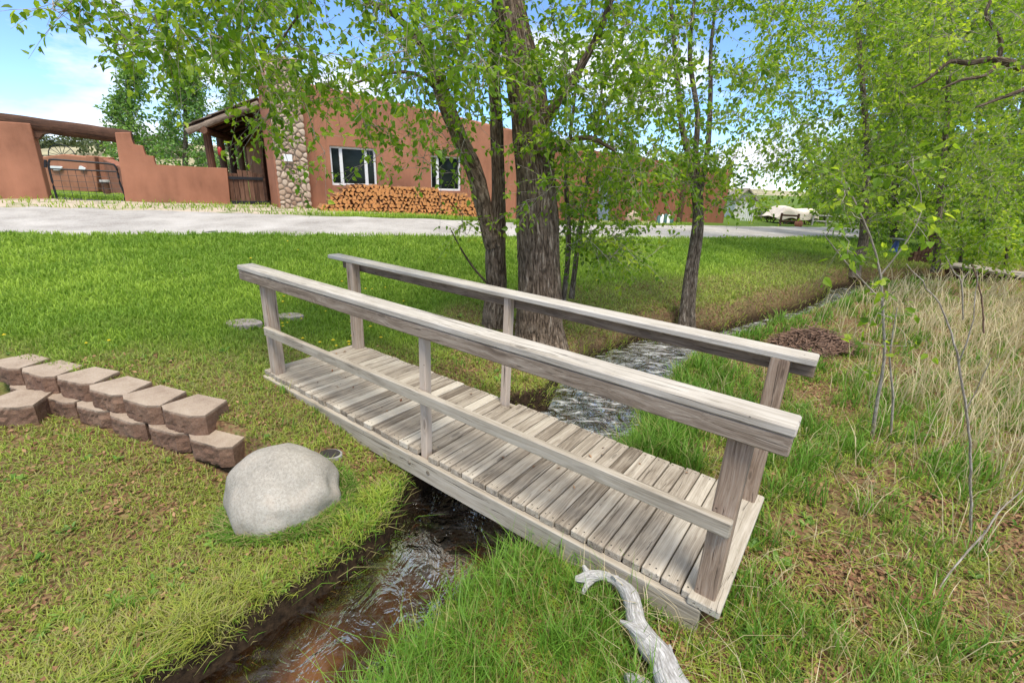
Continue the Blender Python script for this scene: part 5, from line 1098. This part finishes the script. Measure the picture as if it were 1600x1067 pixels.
# tall green grass tufts: right bank, water's edge, beside the bridge
def tufts(n, r0, r1, a0, a1, cond, hmin, hmax, per, spread, colf, wmul=1., lean=(.15, .8)):
    x, y, r_ = scatter(n, r0, r1, a0, a1); k = cond(x, y, r_); x, y, r_ = x[k], y[k], r_[k]; nt_ = len(x)
    X = np.repeat(x, per)+rng.normal(0, 1, nt_*per)*np.repeat(spread*rng.uniform(.6, 1.3, nt_), per); Y = np.repeat(y, per)+rng.normal(0, 1, nt_*per)*np.repeat(spread*rng.uniform(.6, 1.3, nt_), per)
    hh = np.repeat(rng.uniform(hmin, hmax, nt_), per)*rng.uniform(.5, 1.15, nt_*per); RRr = np.hypot(X, Y); ok = ~blocked(X, Y) & (RRr > .95)
    X, Y, hh, RRr = X[ok], Y[ok], hh[ok], RRr[ok]; c = colf(len(X), np.repeat(rng.uniform(0, 1, nt_), per)[ok])
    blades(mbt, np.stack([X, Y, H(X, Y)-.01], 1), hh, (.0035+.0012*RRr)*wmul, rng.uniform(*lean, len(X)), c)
mbt = MB()
GT1 = np.array([.095, .225, .022]); GT2 = np.array([.22, .40, .045])
gcol = lambda n, t_: cmix(cmix(GT1, GT2, np.clip(t_*.6+rng.uniform(0, .5, n), 0, 1)), np.array([.42, .36, .14]), (rng.uniform(0, 1, n) < .10+.12*t_)*.8)
def c_right(x, y, r_):
    d, left, lawn, straw, n1_, nf1 = zones(x, y); return (~left) & (d > .02) & (rng.uniform(0, 1, len(x)) < np.clip(.06+2.4*(nf1-.36)+1.0*(n1_-.45)+.55*sst(.9, .1, d), 0, 1)*np.where(y < 2.3, .35, 1)) & (r_ < 15)
tufts(16500, 1.1, 14, -.5, 1.3, c_right, .1, .26, 14, .035, gcol)
def c_edge(x, y, r_):
    d, left, *_ = zones(x, y); return (~left) & (d > .08) & (d < .42) & (y < 2.9) & (y > 1.0) & (rng.uniform(0, 1, len(x)) < .25+sst(.42, .55, n2d(x, y, 3.2, 19)))
tufts(2300, 1.0, 3.2, -.6, .4, c_edge, .12, .33, 8, .03, gcol, .75, (.3, 1.4))
def c_edge2(x, y, r_):
    d, left, *_ = zones(x, y); return (~left) & (d > -.05) & (d < .5) & (y > 2.9) & (rng.uniform(0, 1, len(x)) < .8)
tufts(2600, 3.0, 4.6, -.1, .98, c_edge2, .12, .25, 13, .04, gcol); tufts(4000, 4.6, 12, -.1, .98, c_edge2, .05, .12, 13, .04, gcol)
def c_ring(x, y, r_):
    e = np.hypot((x-bc[0])/.33, (y-bc[1]-.07)/.285); return (e > .86) & (e < 1.12) & (rng.uniform(0, 1, len(x)) < .75)
tufts(60000, 1.5, 3.2, -.75, -.1, c_ring, .04, .10, 7, .02, lambda n, t_: cmix(cmix(GT1, GT2, t_), DRY, (rng.uniform(0, 1, n) < .35)*.8), .9, (.3, 1.4))
def c_left(x, y, r_):
    d, left, lawn, *_ = zones(x, y); n_f = n2d(x, y, 3, 13); return left & (d > .0) & (lawn < .5) & (rng.uniform(0, 1, len(x)) < .25*sst(.5, .6, n_f)+.3*sst(.3, .05, d)*(n_f > .4)) & (r_ < 7)
def c_lip(x, y, r_):
    d, left, *_ = zones(x, y); return left & (d > -.01) & (d < .10) & (y > .9) & (rng.uniform(0, 1, len(x)) < sst(.38, .55, n2d(x, y, 4, 27))+.12)
tufts(9000, 1.0, 9, -1.0, .8, c_lip, .05, .15, 8, .03, lambda n, t_: cmix(cmix(GT1, GT2, t_), DRY, (rng.uniform(0, 1, n) < .3)*.8), .9, (.8, 1.9))
tufts(4200, 1.2, 7, -.98, .4, c_left, .06, .13, 12, .03, gcol)
tag(mbt.build('tall_grass', M['grass']), 'long green grass tufts along the stream and right bank', 'grass', kind='stuff')
mbt = MB()
def c_straw(x, y, r_):
    d, left, lawn, straw, *_ = zones(x, y); return (~left) & (d > .3) & (rng.uniform(0, 1, len(x)) < straw*.9)
scol = lambda n, t_: cmix(np.array([.5, .40, .2]), np.array([.82, .70, .44]), rng.uniform(0, 1, n))
tufts(8500, 3, 15, .5, 1.25, c_straw, .3, .62, 7, .06, scol, .62, (.1, .9))
def c_straw2(x, y, r_):
    d, left, *_ = zones(x, y); return (~left) & (d > .5) & (rng.uniform(0, 1, len(x)) < .35)
tufts(1200, 1.3, 6, .2, 1.3, c_straw2, .1, .3, 4, .05, scol, .6, (.4, 1.6))
tag(mbt.build('dry_grass', M['grass']), 'tall straw-coloured dry grass on the right bank', 'grass', kind='stuff')
# dead leaf litter
x, y, r_ = scatter(170000, 1.0, 9, -1.3, 1.3); d, left, lawn, straw, n1_, nf1 = zones(x, y); lit = n2d(x, y, 2.2, 88)
keep = (d > .05) & ~blocked(x, y) & (lawn < .55) & (rng.uniform(0, 1, len(x)) < sst(.40, .62, lit)*np.where(left, .6, 1.)+.08); x, y, r_ = x[keep], y[keep], r_[keep]
P = np.stack([x, y, H(x, y)+rng.uniform(.002, .022, len(x))], 1)
DL = np.array([bp(a_, b_, .005) for a_, b_ in zip(rng.uniform(0, 3.45, 34), rng.uniform(.12, .9, 34))]); P = np.concatenate([P, DL]); r_ = np.concatenate([r_, np.full(34, 2.)]); n = len(P); D = rand_unit(n)*[1, 1, .35]; mb = MB(); Nn = rand_unit(n)*.6+EZ
D = nrm(D); Sd = nrm(np.cross(D, Nn)); Nn = np.cross(Sd, D); Ls = (.014+.018*rng.uniform(0, 1, n))[:, None]*(1+.06*r_[:, None])
V = np.stack([P-D*Ls*.5, P+Sd*Ls*.3+Nn*Ls*.15, P+D*Ls*.5+Nn*Ls*.1, P-Sd*Ls*.3+Nn*Ls*.2], 1)
cl = cmix(np.array([.16, .07, .035]), np.array([.42, .25, .13]), rng.uniform(0, 1, n)**1.4)
mb.add(V.reshape(-1, 3), np.arange(n)[:, None]*4+np.array([[0, 1, 2, 3]]), .5, np.zeros((n*4, 3)), np.repeat(cl, 4, 0))
tag(mb.build('leaf_litter', M['litter']), 'brown dead leaves scattered over the grass', 'leaf litter', kind='stuff')
# broad leaved weeds
x, y, r_ = scatter(5200, 1.05, 8); d, left, lawn, straw, n1_, nf1 = zones(x, y); keep = (d > .06) & ~blocked(x, y) & (rng.uniform(0, 1, len(x)) < np.where(left, sst(.45, .6, n2d(x, y, 2.6, 17))*.6+.06, .16)); x, y = x[keep], y[keep]; nt_ = len(x); per = 7
sz = np.repeat(rng.uniform(.018, .05, nt_)*np.where(rng.uniform(0, 1, nt_) < .05, 1.8, 1), per); n = nt_*per; a = rng.uniform(0, 6.28, n); P = np.stack([np.repeat(x, per), np.repeat(y, per), np.repeat(H(x, y), per)+.006], 1)
D = np.stack([np.cos(a), np.sin(a), rng.uniform(.15, 1.1, n)], 1); mb = MB()
D = nrm(D); Nn = EZ-D*D[:, 2:3]; Nn = nrm(Nn+rand_unit(n)*.3); Sd = nrm(np.cross(D, Nn)); Ls = sz[:, None]
V = np.stack([P, P+D*Ls*.45+Sd*Ls*.2+Nn*Ls*.06, P+D*Ls*.8+Sd*Ls*.15, P+D*Ls-Nn*Ls*.12, P+D*Ls*.8-Sd*Ls*.15, P+D*Ls*.45-Sd*Ls*.2+Nn*Ls*.06], 1)
i = np.arange(n)[:, None]*6; q = np.concatenate([i+np.array([[0, 1, 2, 3]]), i+np.array([[0, 3, 4, 5]])])
cw = cmix(np.array([.12, .26, .04]), np.array([.28, .44, .08]), np.repeat(rng.uniform(0, 1, nt_), per)); mb.add(V.reshape(-1, 3), q, .5, np.zeros((n*6, 3)), np.repeat(cw, 6, 0))
tag(mb.build('weeds', M['grass']), 'small broad-leaved weeds growing among the grass', 'weeds', kind='stuff')
# dandelions in the lawn
x, y, r_ = scatter(260, 4, 9, -.9, .3); d, left, lawn, *_ = zones(x, y); keep = left & (lawn > .6) & ~blocked(x, y) & (n2d(x, y, .8, 99) > .5); x, y = x[keep], y[keep]; mb = MB(); a = np.arange(9)*2*np.pi/9
for x_, y_ in zip(x, y):
    z_ = gz(x_, y_)+.05; rd_ = rng.uniform(.012, .02); ring = np.stack([x_+rd_*np.cos(a), y_+rd_*np.sin(a), np.full(9, z_)], 1); V = np.concatenate([ring, [[x_, y_, z_+.01]]]); mb.add(V, [[k, (k+1) % 9, 9] for k in range(9)], .5, None, np.array([.8, .6, .02]))
tag(mb.build('dandelion_flowers', M['grass']), 'tiny yellow dandelion flowers scattered in the lawn', 'flowers', kind='stuff')
